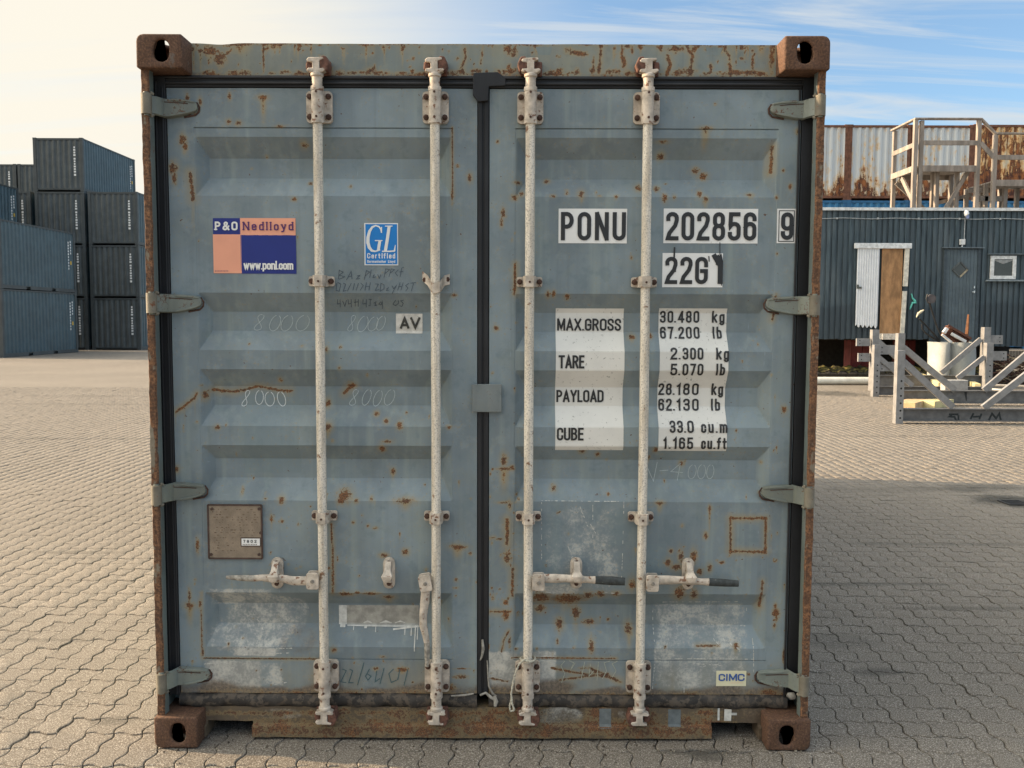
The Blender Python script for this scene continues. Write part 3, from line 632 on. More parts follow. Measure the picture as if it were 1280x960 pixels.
# header and sill
def header_wear(X, Z):
    R, T, P, Cn = wear_fields(X, Z, HSP, HLN)
    D = np.clip(.75 - (Z - 2.474) / .03, 0, .6) * (.6 + .4 * np.sin(X * 17))
    R = np.maximum(R, np.clip(1 - (2.588 - Z) / .010, 0, 1) * (.42 + .25 * np.sin(X * 11) * np.sin(X * 27)))
    R = np.maximum(R, np.clip(1 - (Z - 2.474) / .016, 0, 1) * (.40 + .22 * np.sin(X * 13 + 2) * np.sin(X * 31)))
    T = np.maximum(T, np.clip(.55 - (2.59 - Z) * 6, 0, 1) * (.5 + .5 * np.sin(X * 41) * np.sin(X * 13)))
    T = np.maximum(T, .15 + .12 * np.sin(X * 5))
    return R, T, P, Cn, D
def hdr_depth(x, z): return .102 + .0015 * np.sin(x * 9) * (z - 2.47) * 8 + .0014 * np.sin(x * 31 + 1)
M['header'] = worn_paint('header_paint', (.17, .205, .205))
h = height_panel('door_header', -1.075, 1.075, 2.474, 2.590, hdr_depth, .20, .006, [M['header']], container, header_wear)
# slightly dented upper edge
for v in h.data.vertices:
    if v.co.z > 2.55: v.co.z += .0005 * math.sin(v.co.x * 6.1) - (.005 * math.exp(-((v.co.x + .95) / .05) ** 2)) - .003
MB().box(-1.075, 1.075, .104, .30, 2.55, 2.578).build('header_top', M['header'], container)
def sill_wear(X, Z):
    R, T, P, Cn = wear_fields(X, Z, SLSP, (), [(350, 894, 30, 8, .6), (400, 897, 20, 6, .5), (545, 895, 12, 6, .4), (700, 897, 32, 13, .7), (790, 897, 20, 12, .5), (455, 897, 12, 6, .5), (480, 912, 30, 3, .3), (600, 905, 8, 10, .5), (880, 893, 12, 4, .5)], Y=.08)
    D = np.clip(.66 + .30 * np.sin(X * 9 + 1) * np.sin(X * 4.1) + np.clip((.03 - Z) * 6, -.1, .3), 0, 1)
    T = np.maximum(T, .55)
    D = D * (1 - .9 * (np.abs(X - .145 - .0) < .0))
    for (xx, w2) in ((.62, .02), (.855, .02)): D = np.where((np.abs(X - at(0, 0, .08)[0]) < 0), D, D)
    return R * .85, T * .22, P * .75, Cn, D * .55
def sill_depth(x, z):
    return np.interp(z, [0, .052, .058, .2], [.074, .074, .092, .094]) + .0018 * np.sin(x * 23) + .0012 * np.sin(x * 71)
def notch(x, z): return (z < .066) & (((x > -1.05) & (x < -.876)) | ((x > .868) & (x < 1.045)))
M['sill'] = worn_paint('sill_paint', (.085, .064, .048))
height_panel('door_sill', -1.075, 1.075, .010, .122, sill_depth, .17, .006, [M['sill']], container, sill_wear, xb=[-1.05, -.876, .868, 1.045], zb=[.052, .058, .066], hole=notch)
MB().box(-1.075, 1.075, .096, .30, .112, .1205).box(-.87, -.862, .1, .5, .012, .11).box(.853, .861, .1, .5, .012, .11).build('threshold_plate', M['sill'] if False else simple('threshold', (.13, .10, .075), .8, 0, .4, 20., rust=.5), container)
# bare patches where labels were stuck on the sill
bare = simple('bare_steel_blue', (.15, .17, .175), .5, 0, .25, 40., rust=.15); sy = lambda x, z: float(sill_depth(np.array([x]), np.array([z]))[0])
for (x0, y0, x1, y1) in ((749, 886, 764, 908), (835, 887, 851, 907)):
    a = at(x0, y1, .09); b = at(x1, y0, .09); sb = MB(); sheet(sb, a[0], b[0], a[1], b[1], sy, .0012, 0); sb.build('bare_patch', bare, container)

# corner castings: real apertures on three faces
def casting_mesh():
    def obj_of(fn):
        mb = MB(); fn(mb); o = mb.build('tmp', M['casting']); return o
    body = obj_of(lambda mb: mb.prism([(0, .118), (0, .026), (.002, .016), (.008, .007), (.016, .002), (.026, 0), (.162, 0), (.162, .118)], 0, .178))
    def stadium(cx, cy_, rx, ry, n=10):
        if ry > rx: return [(cx + rx * math.cos(t), cy_ + (ry - rx) + rx * math.sin(t)) for t in np.linspace(0, PI, n)] + [(cx + rx * math.cos(t), cy_ - (ry - rx) + rx * math.sin(t)) for t in np.linspace(PI, 2 * PI, n)]
        return [(cx + (rx - ry) + ry * math.cos(t), cy_ + ry * math.sin(t)) for t in np.linspace(-PI / 2, PI / 2, n)] + [(cx - (rx - ry) + ry * math.cos(t), cy_ + ry * math.sin(t)) for t in np.linspace(PI / 2, 3 * PI / 2, n)]
    cut = [obj_of(lambda mb: mb.box(.014, .148, .016, .165, .016, .104)),
           obj_of(lambda mb: mb.prism(stadium(.090, .060, .0275, .0385), -.05, .1)),
           obj_of(lambda mb: mb.prism(stadium(.085, .060, .040, .0255), -.05, .1, plane='yz')),
           obj_of(lambda mb: mb.prism(stadium(.088, .089, .032, .060), -.05, .06, plane='xy'))]
    for c in cut:
        b = body.modifiers.new('b', 'BOOLEAN'); b.object = c; b.operation = 'DIFFERENCE'; b.solver = 'EXACT'
    b = body.modifiers.new('bv', 'BEVEL'); b.width = .008; b.segments = 3; b.limit_method = 'ANGLE'; b.angle_limit = math.radians(50)
    dg = bpy.context.evaluated_depsgraph_get(); me = bpy.data.meshes.new_from_object(body.evaluated_get(dg)); me.name = 'corner_casting'
    for o in cut + [body]: bpy.data.objects.remove(o)
    for v in me.vertices:                                              # knocked about: slightly uneven outer skin
        v.co += Vector((math.sin(v.co.z * 60 + v.co.y * 20), math.sin(v.co.x * 50), math.sin(v.co.x * 44 + 1))) * .0012
    me.polygons.foreach_set('use_smooth', [True] * len(me.polygons)); me.set_sharp_from_angle(angle=math.radians(40))
    return me
CM = casting_mesh()      # outer-bottom-front corner at origin, growing +x +y +z
def place_casting(mx, my, mz, X, Y, Z):
    me = CM.copy(); me.transform(Matrix.Diagonal((mx, my, mz, 1)))
    if mx * my * mz < 0: me.flip_normals()
    o = link('corner_casting', me, container); o.location = (X, Y, Z)
for sx, X in ((1, -1.219), (-1, 1.219)):
    for sy_, Y in ((1, 0), (-1, 6.058)):
        for sz, Z in ((1, 0), (-1, 2.591)): place_casting(sx, sy_, sz, X, Y, Z)

# corner posts (battered front lip) and hinge lugs
def post(sx, y0, front=True):
    mb = MB(); n = 90; rs = []
    for i in range(n + 1):
        z = .117 + (2.591 - .234) * i / n
        k = .0009 * math.sin(z * 11 + sx) + .0008 * math.sin(z * 37) + .0010 * math.sin(z * 90 + sx * 2)
        prof = [(.004 + abs(k) * .7, .030), (.009 + k, .019), (.030 + k, .019), (.035 + k, .025), (.037, .058), (.016, .062), (.016, .2), (.004, .2)]
        rs.append([(sx * (1.219 - a), (y0 + b) if front else (y0 - b), z) for a, b in prof])
    mb.loft(rs)
    for f in range(n * 8):
        if f % 8 in (3, 4, 5): mb.m[f] = 1
    return mb.build('corner_post', [M['post'], M['post_in']], container, smooth=35)
for sx in (-1, 1): post(sx, 0); post(sx, 6.058, False)
for sx in (-1, 1): MB().box(sx * 1.206, sx * 1.200, .063, .15, .118, 2.472).build('post_return', M['post_in'], container)

HZ = [at(200, 132, .05)[1], at(200, 379, .05)[1], at(200, 617, .05)[1], at(200, 850, .05)[1]]
def hinge(door, sx, z, droop):
    mb = MB()
    X = lambda u: sx * (1.219 - u)
    mb.tube([(X(.024), .024, z - .036), (X(.024), .024, z + .036)], .0185, 16, 1)
    mb.tube([(X(.024), .024, z - .041), (X(.024), .024, z + .041)], .010, 10, 0)
    def ring(u, hh, yf, yb, dz=0): return [(X(u), yb, z - hh + dz), (X(u), yf, z - hh + .004 + dz), (X(u), yf, z + hh - .004 + dz), (X(u), yb, z + hh + dz)]
    us = [(.020, .034, .018, .034, 0), (.050, .034, .040, .056, 0), (.066, .035, .078, .097, 0), (.090, .034, .080, .0985, 0), (.115, .031, .080, .0985, .002), (.150, .026, .083, .0985, .004), (.172, .020, .087, .0985, .006), (.180, .010, .092, .0985, .006)]
    mb.loft([ring(*q) for q in us], 0)
    # raised rib along upper and lower edge
    for s in (1, -1):
        mb.tube([(X(u), y - .001, z + dz + s * (h_ - .006)) for u, h_, y, _, dz in us[3:7]], [.0045, .005, .004, .003], 6, 0)
    mb.tube([(X(u), y - .0006, z + dz + h_ - .0155) for u, h_, y, _, dz in us[2:6]], .0016, 5, 2)
    mb.tube([(X(.176), .0975, z + .022), (X(.186), .0985, z + .006), (X(.184), .0985, z - .010), (X(.172), .0985, z - .022), (X(.13), .0985, z - .030)], .0035, 6, 2)
    for s in (1, -1): mb.tube([(X(.030), .034, z + s * .036), (X(.040), .030, z + s * .039), (X(.046), .036, z + s * .036)], [.005, .007, .004], 6, 1)
    mb.build('hinge', [M['hinge'], M['post_hinge'], M['bolt']], door, smooth=35)
M['post_hinge'] = simple('lug_paint', (.19, .17, .13), .7, 0, .25, 20., rust=.38, rsc=30., bmp=.4)
for z in HZ: hinge(dl, -1, z, 0); hinge(dr_, 1, z, 0)

# lock rods
def plate_poly(cx, cz, w, h, r=.012, n=5):
    out = []
    for (ax, az, a0) in ((w / 2 - r, h / 2 - r, 0), (-w / 2 + r, h / 2 - r, 90), (-w / 2 + r, -h / 2 + r, 180), (w / 2 - r, -h / 2 + r, 270)):
        out += [(cx + ax + r * math.cos(math.radians(a0 + 90 * i / n)), cz + az + r * math.sin(math.radians(a0 + 90 * i / n))) for i in range(n + 1)]
    return out
RY = .052
def bolt(mb, x, y, z, r=.0105, m=1):
    mb.tube([(x, y + .004, z), (x, y - .006, z), (x, y - .009, z)], [r, r, r * .6], 8, m)
def bearing(rod, x, z0, z1, top, tilt=0.):
    mb = MB(); zc = (z0 + z1) / 2; hgt = abs(z1 - z0)
    mb.prism(plate_poly(x, zc, .094, hgt * .93, .014), .082, .0965, 0)
    mb.tube([(x, RY, z0 - .004), (x, RY, z0 + .010), (x, RY, z0 + .0101), (x, RY, z1 - .0101), (x, RY, z1 - .010), (x, RY, z1 + .004)], [.0235, .0235, .0215, .0215, .0235, .0235], 18, 0)
    mb.box(x - .020, x + .020, RY, .085, z0 + .006, z1 - .006, 0)
    for sx in (-1, 1):
        for q in (-.3, .3): bolt(mb, x + sx * .034, .081, zc + q * hgt)
    for q in (-.36, .36): mb.tube([(x, RY - .019, zc + q * hgt), (x, RY - .0235, zc + q * hgt)], .0045, 8, 1)
    mb.build('bearing_bracket', [M['cast_paint'], M['bolt']], rod, smooth=40)
def guide(rod, x, z, bent=False):
    mb = MB()
    if bent:
        mb.loft([[(x - .05, y, z + .020 + s) for y, s in ((.094, -.018), (.083, -.018), (.083, .018), (.094, .018))],
                 [(x - .03, y, z + .004 + s) for y, s in ((.094, -.018), (.070, -.018), (.070, .018), (.094, .018))],
                 [(x - .008, y, z - .026 + s) for y, s in ((.060, -.02), (.026, -.02), (.026, .018), (.060, .018))],
                 [(x + .018, y, z - .020 + s) for y, s in ((.060, -.02), (.026, -.02), (.026, .018), (.060, .018))],
                 [(x + .032, y, z + .004 + s) for y, s in ((.094, -.018), (.070, -.018), (.070, .018), (.094, .018))],
                 [(x + .05, y, z + .010 + s) for y, s in ((.094, -.020), (.083, -.020), (.083, .018), (.094, .018))]])
        bolt(mb, x - .039, .084, z + .006); bolt(mb, x + .040, .084, z + .008)
    else:
        mb.prism(plate_poly(x, z, .094, .036, .007, 3), .084, .0965, 0)
        pr = [(-.024, .085), (-.0235, .045), (-.015, .0275), (.015, .0275), (.0235, .045), (.024, .085)]
        mb.loft([[(x + a, b, z - .020) for a, b in pr], [(x + a, b, z + .020) for a, b in pr]], 0)
        for s in (-1, 1): bolt(mb, x + s * .036, .084, z)
        mb.tube([(x, .030, z - .002), (x, .0255, z - .002)], .0042, 8, 1)
    mb.build('rod_guide', [M['cast_paint'], M['bolt']], rod, smooth=35)
def cam(rod, x, z, top, flip=1):
    mb = MB(); s = 1 if top else -1
    # collar, then a forked head with two ears
    mb.tube([(x, RY, z - s * .050), (x, RY, z - s * .014), (x, RY, z - s * .0135), (x, RY, z - s * .002), (x, RY, z + s * .003)], [.0185, .0185, .023, .023, .015], 16, 0)
    mb.prism([(x - .034, z + s * .004), (x - .012, z - s * .002), (x + .020, z - s * .002), (x + .036, z + s * .008), (x + .030, z + s * .014), (x + .012, z + s * .012), (x + .012, z + s * .040), (x + .028, z + s * .044), (x + .026, z + s * .051), (x - .026, z + s * .050), (x - .034, z + s * .042), (x - .030, z + s * .036), (x - .014, z + s * .034), (x - .013, z + s * .014), (x - .030, z + s * .013)], .034, .066, 0)
    mb.build('cam_head', [M['cast_paint'], M['bolt']], rod, smooth=40, bevel=.003)
def keeper(x, z, top, flip=1):
    mb = MB(); s = 1 if top else -1; rng = random.Random(int(x * 100) + top)
    mb.prism([(x + flip * .012, z + s * .008), (x + flip * .040, z + s * .004), (x + flip * .048, z + s * .030), (x + flip * .036, z + s * .056), (x + flip * .018, z + s * .058), (x + flip * .012, z + s * .040)], .036, .088, 0)
    mb.prism([(x - flip * .016, z + s * .010), (x - flip * .040, z + s * .012), (x - flip * .038, z + s * .040), (x - flip * .018, z + s * .042)], .046, .088, 0)
    if top: mb.box(x - .038, x + .042, .086, .104, z + .000, z + .052)
    else: mb.box(x - .038, x + .042, .082, .096, z - .050, z + .000)
    o = mb.build('cam_keeper', M['cam_rust'], container, bevel=.005)
rods = []
ZT0, ZT1, ZB0, ZB1 = 2.297, 2.418, .182, .312
for i, x in enumerate((-.594, -.174, .1685, .5885)):
    mb = MB(); mb.tube([(x, RY, .14), (x, RY, .6), (x + (.0015 if i % 2 else -.001), RY, 1.2), (x, RY, 1.8), (x, RY, 2.45)], .0172, 18)
    rod = mb.build('lock_rod', M['rod'], container, smooth=60); rods.append(rod)
    bearing(rod, x, ZT0, ZT1, True); bearing(rod, x, ZB0, ZB1, False)
    guide(rod, x, at(400, 351, .05)[1], bent=(i == 1)); guide(rod, x, at(400, 647, .05)[1])
    cam(rod, x, 2.470, True); cam(rod, x, .128, False)
    fl = 1 if i in (0, 1) else -1
    keeper(x, 2.470, True, fl); keeper(x, .128, False, 1 if i in (0, 1, 2) else -1)
# handles
def hub(rod, cx, cz, tilt=0.):
    mb = MB(); c, s = math.cos(tilt), math.sin(tilt)
    mb.prism([(cx + a * c - b * s, cz + a * s + b * c) for a, b in plate_poly(0, 0, .046, .062, .009, 3)], .022, .030, 0)
    mb.prism([(cx + a * c - b * s, cz + a * s + b * c) for a, b in plate_poly(0, 0, .046, .062, .009, 3)], .052, .060, 0)
    mb.box(cx - .008, cx + .008, .030, .052, cz - .026, cz + .026, 0)
    mb.tube([(cx, .026, cz), (cx, .017, cz)], .0075, 8, 1)
    mb.build('handle_hub', [M['cast_paint'], simple('hub_bolt', (.22, .20, .17), .6, 0, .3, 80.)], rod, smooth=40, bevel=.0015)
def handle(rod, pts, grip_mat):
    """pts: (x, z, half-height, half-thickness)"""
    def ring(x, z, a, b, nx, nz):
        return [(x + nx * a * 1.22 * math.cos(t), .041 + b * math.sin(t), z + nz * a * 1.22 * math.cos(t)) for t in [2 * PI * k / 10 for k in range(10)]]
    P = [p[:2] for p in pts]; rs = []
    for k, (x, z, a, b) in enumerate(pts):
        p0 = P[max(0, k - 1)]; p1 = P[min(len(P) - 1, k + 1)]; d = Vector((p1[0] - p0[0], p1[1] - p0[1])).normalized()
        rs.append(ring(x, z, a, b, -d.y, d.x))
    k = len(rs) - 3
    mb = MB(); mb.loft(rs[:k + 1], 0); mb.loft(rs[k:], 1)
    mb.build('handle', [M['cast_paint'], grip_mat], rod, smooth=60)
def A(px, py, Y=.04): return at(px, py, Y)
def catch(door, px, py, locked):
    x, z = at(px, py, .06); mb = MB()
    mb.prism(plate_poly(x, z, .044, .118, .021, 6), .086, .1005, 0)
    mb.prism(plate_poly(x, z, .034, .108, .0165, 6), .083, .0865, 0)
    bolt(mb, x, .081, z + .040, .010); bolt(mb, x, .081, z - .038, .0085)
    # swinging cover hanging over the lever
    mb.loft([[(x + a, y, z + .048) for a, y in ((-.011, .080), (-.011, .070), (.011, .070), (.011, .080))],
             [(x + a, y, z + .018) for a, y in ((-.012, .078), (-.012, .040), (.012, .040), (.012, .078))],
             [(x + a, y, z + .004) for a, y in ((-.021, .040), (-.021, .022), (.021, .022), (.021, .040))],
             [(x + a, y, z - .014) for a, y in ((-.016, .040), (-.013, .024), (.013, .024), (.016, .040))],
             [(x + a, y, z - .020) for a, y in ((-.006, .040), (-.006, .028), (.006, .028), (.006, .040))]], 0)
    mb.box(x - .012, x + .012, .055, .083, z - .028, z - .020, 0)
    mb.build('handle_catch', [M['cast_paint'], M['bolt']], door, smooth=40, bevel=.0015)
hz = at(390, 725, .04)
hub(rods[0], -.628, at(387, 725, .04)[1]); hub(rods[2], at(673, 727, .04)[0], at(673, 727, .04)[1]); hub(rods[3], at(815, 728, .04)[0], at(815, 728, .04)[1]); hub(rods[1], at(532, 728, .04)[0], at(532, 728, .04)[1], .18)
def hp(lst): return [(*at(px, py, .041), a, b) for px, py, a, b in lst]
handle(rods[0], hp([(390, 726, .014, .006), (366, 726, .014, .006), (352, 723, .012, .010), (340, 723, .013, .012), (328, 722, .010, .010), (318, 723, .010, .009), (300, 722.5, .009, .008), (283, 721.5, .005, .005)]), M['pale_grip'])
handle(rods[2], hp([(670, 723, .014, .006), (694, 723, .014, .006), (708, 723, .012, .010), (722, 724, .013, .012), (734, 724.5, .010, .010), (744, 725, .012, .011), (765, 726, .014, .011), (781, 727, .012, .009)]), M['grip'])
handle(rods[3], hp([(812, 725, .014, .006), (836, 725, .014, .006), (850, 725, .012, .010), (862, 726, .013, .012), (876, 727, .010, .010), (886, 727.5, .012, .010), (905, 728.5, .012, .010), (923, 729.5, .010, .008)]), M['grip'])
handle(rods[1], hp([(533, 724, .013, .007), (531, 752, .014, .007), (529, 768, .012, .012), (529, 782, .012, .012), (532, 795, .010, .010), (533.5, 803, .009, .009), (534, 820, .008, .008), (534, 833, .006, .006)]), M['pale_grip'])
catch(dl, 344, 719, 1); catch(dl, 485, 719, 0); catch(dr_, 721, 719, 1); catch(dr_, 862, 720, 1)

# customs plate over the seam
x0, z1 = at(590, 480, .085); x1, z0 = at(627, 515, .085)
mb = MB(); mb.box(x0 + .001, x1, .078, .087, z0, z1); mb.box(x0 + .026, x1 - .002, .087, .101, z0 + .003, z1 - .003)
mb.build('overlap_plate', worn_paint('plate_paint', (.16, .185, .19), attr=False, spots=.10), dr_, bevel=.002)

# data plate
x0, z1 = at(260, 631, .097); x1, z0 = at(328, 698, .097)
mb = MB(); F = FLAT(.096)
mb.box(x0, x1, .0955, .1015, z0, z1, 0)
for a in ((x0, z0, x1, z0), (x0, z1, x1, z1), (x0, z0, x0, z1), (x1, z0, x1, z1)):
    mb.beam((a[0], .0955, a[1]), (a[2], .0955, a[3]), .0055, .0055, 1)
for (px, py) in ((265, 636), (324, 636), (326, 666), (264, 693), (324, 693)):
    xx, zz_ = at(px, py, .095); mb.tube([(xx, .096, zz_), (xx, .0905, zz_)], .0055, 8, 1)
rr = random.Random(3)                                                 # worn embossed lines of print
for k in range(17):
    z = z1 - .018 - k * .0098; x = x0 + .014 + rr.random() * .02
    while x < x1 - .016:
        wd = rr.uniform(.002, .009)
        if rr.random() < .60 and not (z < z0 + .075 and x > x0 + .105): mb.box(x, min(x + wd, x1 - .012), .0948, .0956, z, z + rr.uniform(.001, .0032), 2)
        x += wd + rr.uniform(.003, .02)
a = at(301, 683, .094); b = at(326, 672, .094)
mb.box(a[0], b[0], .0935, .0956, a[1], b[1], 1); mb.box(a[0] + .0035, b[0] - .0035, .0925, .0936, a[1] + .0035, b[1] - .0035, 3)
for k, ch in enumerate('7802'):
    text(mb, ch, a[0] + .010 + k * .014, a[1] + .0145, a[0] + .018 + k * .014, .011, .2, FLAT(.0925), .0005, 4) if ch in G else None
for k in range(9): mb.box(a[0] + .008 + k * .0062, a[0] + .0115 + k * .0062, .0918, .0926, a[1] + .006, a[1] + .009, 2)
mb.build('data_plate', [M['plate'], M['plate_rim'], simple('etched', (.15, .10, .065), .7, 0, .3, 60.), M['white'], M['black']], dl)

# ---- decals (each follows the relief of the door sheet)
def R4(px0, py0, px1, py1): a = at(px0, py1, DY); b = at(px1, py0, DY); return a[0], b[0], a[1], b[1]
def decal_text(mb, s, px0, px1, pyb, pyt, t, m=1, off=.0034, **k):
    x0, zb_ = at(px0, pyb, DY); x1, _ = at(px1, pyb, DY); _, zt = at(px0, pyt, DY)
    text(mb, s, x0, zb_, x1, zt - zb_, t, surf, off, m, **k)
def plain(name, door, rect, mat, items, mats=None, **k):
    mb = MB(); sheet(mb, *R4(*rect), surf, .0014, 0)
    for it in items: decal_text(mb, *it[:6], **(it[6] if len(it) > 6 else {}))
    return mb, door, name, mat
def fin(q, mats): return q[0].build(q[2], [q[3]] + mats, q[1])
fin(plain('number_decal', dr_, (698, 261, 784, 304), M['white'], [('PONU', 701, 782, 300.5, 265, .145, dict(gap=.30))]), [M['black']])
fin(plain('number_decal', dr_, (829, 261, 948, 304), M['white'], [('202856', 832, 945, 300.5, 265, .145, dict(gap=.26))]), [M['black']])
q = plain('number_decal', dr_, (970.5, 261, 995, 304), M['white'], [('9', 975.5, 991, 300, 265.5, .15)])
x0, x1, z0, z1 = R4(973, 263.5, 992.8, 301.8); ribbon(q[0], [(x0, z0), (x1, z0), (x1, z1), (x0, z1)], .0028, surf, .0024, 1, True); fin(q, [M['black']])
q = plain('number_decal', dr_, (827.5, 316.5, 904, 359), M['white'], [('22G', 831, 884.5, 355, 321, .145, dict(gap=.26)), ('1', 895, 903.5, 355, 321, .19)])
for (pts, wd) in (([(843, 309), (842.5, 322), (844, 340)], .006), ([(900, 303), (900, 318), (902, 357)], .003), ([(892, 318), (896, 325), (900, 320)], .018), ([(896, 325), (901, 336)], .012), ([(886, 320), (886.5, 327)], .004)):
    ribbon(q[0], [at(*p, DY) for p in pts], wd, surf, .0034, 1)
fin(q, [M['black']])
def table(rect, items):
    q = plain('weight_table_decal', dr_, rect, M['white_old'], [(s, a, b, c, d, .158, kk) for (s, a, b, c, d, kk) in items]); fin(q, [M['black']])
table((694, 385.5, 781.5, 563), [('MAX.GROSS', 697, 778, 413.5, 398, dict(gap=.20)), ('TARE', 698, 730.5, 460.5, 444, dict(gap=.20)), ('PAYLOAD', 696, 756, 504, 488.5, dict(gap=.20)), ('CUBE', 696, 729.5, 550.5, 534.5, dict(gap=.20))])
kw = dict(gap=.30)
table((823, 385.5, 912, 564), [
    ('30', 827, 844, 403.5, 388.5, kw), ('.', 845.2, 848, 403.5, 388.5, {}), ('480', 850, 877, 403.5, 388.5, kw), ('kg', 893, 909, 403.5, 388.5, kw),
    ('67', 827, 844, 423.5, 408.5, kw), ('.', 845.2, 848, 423.5, 408.5, {}), ('200', 850, 877, 423.5, 408.5, kw), ('lb', 893.5, 905, 423.5, 408.5, kw),
    ('2', 838, 846.5, 449.5, 434.5, kw), ('.', 848.2, 851, 449.5, 434.5, {}), ('300', 853, 879, 449.5, 434.5, kw), ('kg', 895, 911, 449.5, 434.5, kw),
    ('5', 838, 846.5, 469.5, 454.5, kw), ('.', 848.2, 851, 469.5, 454.5, {}), ('070', 853, 879, 469.5, 454.5, kw), ('lb', 895, 906, 469.5, 454.5, kw),
    ('28', 825, 842, 495.0, 480, kw), ('.', 843.4, 846.2, 495, 480, {}), ('180', 848, 876, 495, 480, kw), ('kg', 892, 907, 495, 480, kw),
    ('62', 825, 842, 514.5, 499.5, kw), ('.', 843.4, 846.2, 514.5, 499.5, {}), ('130', 848, 876, 514.5, 499.5, kw), ('lb', 891.5, 903, 514.5, 499.5, kw),
    ('33', 837, 853.5, 541, 526, kw), ('.', 855, 857.4, 541, 526, {}), ('0', 859, 867, 541, 526, kw), ('cu.m', 876, 909, 541, 526, kw),
    ('1', 829, 833.5, 561.5, 546.5, kw), ('.', 836, 838.4, 561.5, 546.5, {}), ('165', 841, 866, 561.5, 546.5, kw), ('cu.ft', 876, 908, 561.5, 546.5, kw)])
# four-field logo sticker
mb = MB()
for rect, m_ in (((266.5, 272.8, 300.5, 293), 0), ((300.5, 272.8, 369.5, 294), 1), ((267.2, 293, 301.5, 341.5), 1), ((301.5, 294, 370, 342), 0)):
    sheet(mb, *R4(*rect), surf, .0014, m_)
decal_text(mb, 'P&O', 269, 297.5, 288, 277, .20, 2, serif=.20, gap=.30)
decal_text(mb, 'Nedlloyd', 304, 367, 288, 277.2, .155, 3, serif=.13, gap=.28)
decal_text(mb, 'www.ponl.com', 305, 367, 337, 326, .175, 2, gap=.16)
for k in range(9): decal_text(mb, '-', 269 + k * 1.9, 270.4 + k * 1.9, 340, 337.5, .3, 3)
mb.build('logo_sticker', [M['navy'], M['salmon'], M['white'], M['maroon']], dl)
# certificate sticker
mb = MB(); sheet(mb, *R4(455.5, 278.8, 497.5, 331.5), surf, .0014, 1); sheet(mb, *R4(457, 280.2, 496.3, 330.2), surf, .0022, 0)
P = lambda *pts: [at(445 + a / 14.22, 270 + b / 14.22, DY) for a, b in pts]
k_ = 1 / 14.22 / 347
ribbon(mb, P((450, 300), (440, 235), (410, 190), (350, 170), (290, 195), (240, 270), (212, 380), (210, 470), (235, 560), (280, 615), (340, 628), (390, 615), (430, 600)), [w * k_ for w in (14, 22, 26, 26, 36, 50, 58, 60, 56, 44, 26, 22, 20)], surf, .0030, 1)
ribbon(mb, P((425, 435), (410, 520), (395, 615)), 52 * k_, surf, .0033, 1); ribbon(mb, P((335, 437), (470, 437)), 18 * k_, surf, .0037, 1)
ribbon(mb, P((452, 195), (452, 300)), 24 * k_, surf, .0035, 1)
ribbon(mb, P((590, 185), (560, 400), (522, 618)), 56 * k_, surf, .0033, 1); ribbon(mb, P((515, 180), (650, 180)), 18 * k_, surf, .0037, 1)
ribbon(mb, P((462, 628), (600, 628), (690, 622)), 24 * k_, surf, .0037, 1); ribbon(mb, P((700, 515), (684, 625)), [10 * k_, 34 * k_], surf, .0040, 1)
decal_text(mb, 'Certified', 459, 494, 323, 316.3, .165, 1, gap=.30, off=.003); decal_text(mb, 'Germanischer Lloyd', 459, 494, 328.5, 325, .17, 1, gap=.24, off=.003)
mb.build('certificate_sticker', [M['cyan'], M['white']], dl)
mb = MB(); sheet(mb, *R4(493, 392, 526.5, 417), surf, .0014, 0)
decal_text(mb, 'A', 498, 510, 411, 396.5, .20, 1); decal_text(mb, 'V', 511, 524, 411, 396.5, .20, 1)
mb.build('letter_sticker', [simple('worn_white_sticker', (.62, .60, .55), .6, 0, .2, 40., rust=.36, rsc=90., rcol=(.25, .22, .18)), M['black_worn']], dl)
mb = MB(); sheet(mb, *R4(895, 838.5, 933, 857.5), surf, .0014, 0)
decal_text(mb, 'C', 898, 906, 851, 842, .19, 1); decal_text(mb, 'I', 907.5, 910, 851, 842, .19, 1); decal_text(mb, 'M', 911, 921, 851, 842, .19, 1); decal_text(mb, 'C', 922, 930.5, 851, 842, .19, 1)
for k in range(8): decal_text(mb, '-', 913 + k * 2, 914.4 + k * 2, 854, 852.8, .3, 2)
mb.build('maker_sticker', [M['cream'], M['cimc'], M['salmon']], dr_)
# silver painted-over panel and its drips
mb = MB(); sheet(mb, *R4(431, 761, 522, 786), surf, .0022, 0); sheet(mb, *R4(421, 761, 431, 785), surf, .0016, 1)
for (px, py0, py1, w) in ((426, 783, 788, .02), (440, 785, 791, .003), (468, 786, 793, .003), (505, 787, 796, .0035), (513, 787, 797, .004), (518, 786, 814, .0038), (521, 786, 801, .0035), (455, 786, 789, .01)):
    ribbon(mb, [at(px, py0, DY), at(px, py1, DY)], w, surf, .0028, 1)
ribbon(mb, [at(432, 786, DY), at(524, 787, DY)], .004, surf, .0031, 1); ribbon(mb, [at(490, 790, DY), at(522, 787, DY)], .006, surf, .0033, 1)
for (a, b, w) in ((452, 463, .008), (473, 488, .009), (492, 505, .006)): ribbon(mb, [at(a, 783, DY), at((a + b) / 2, 781, DY), at(b, 783, DY)], [.002, w, .002], surf, .0034, 1)
mb.build('painted_panel', [M['silver'], M['splash']], dl)
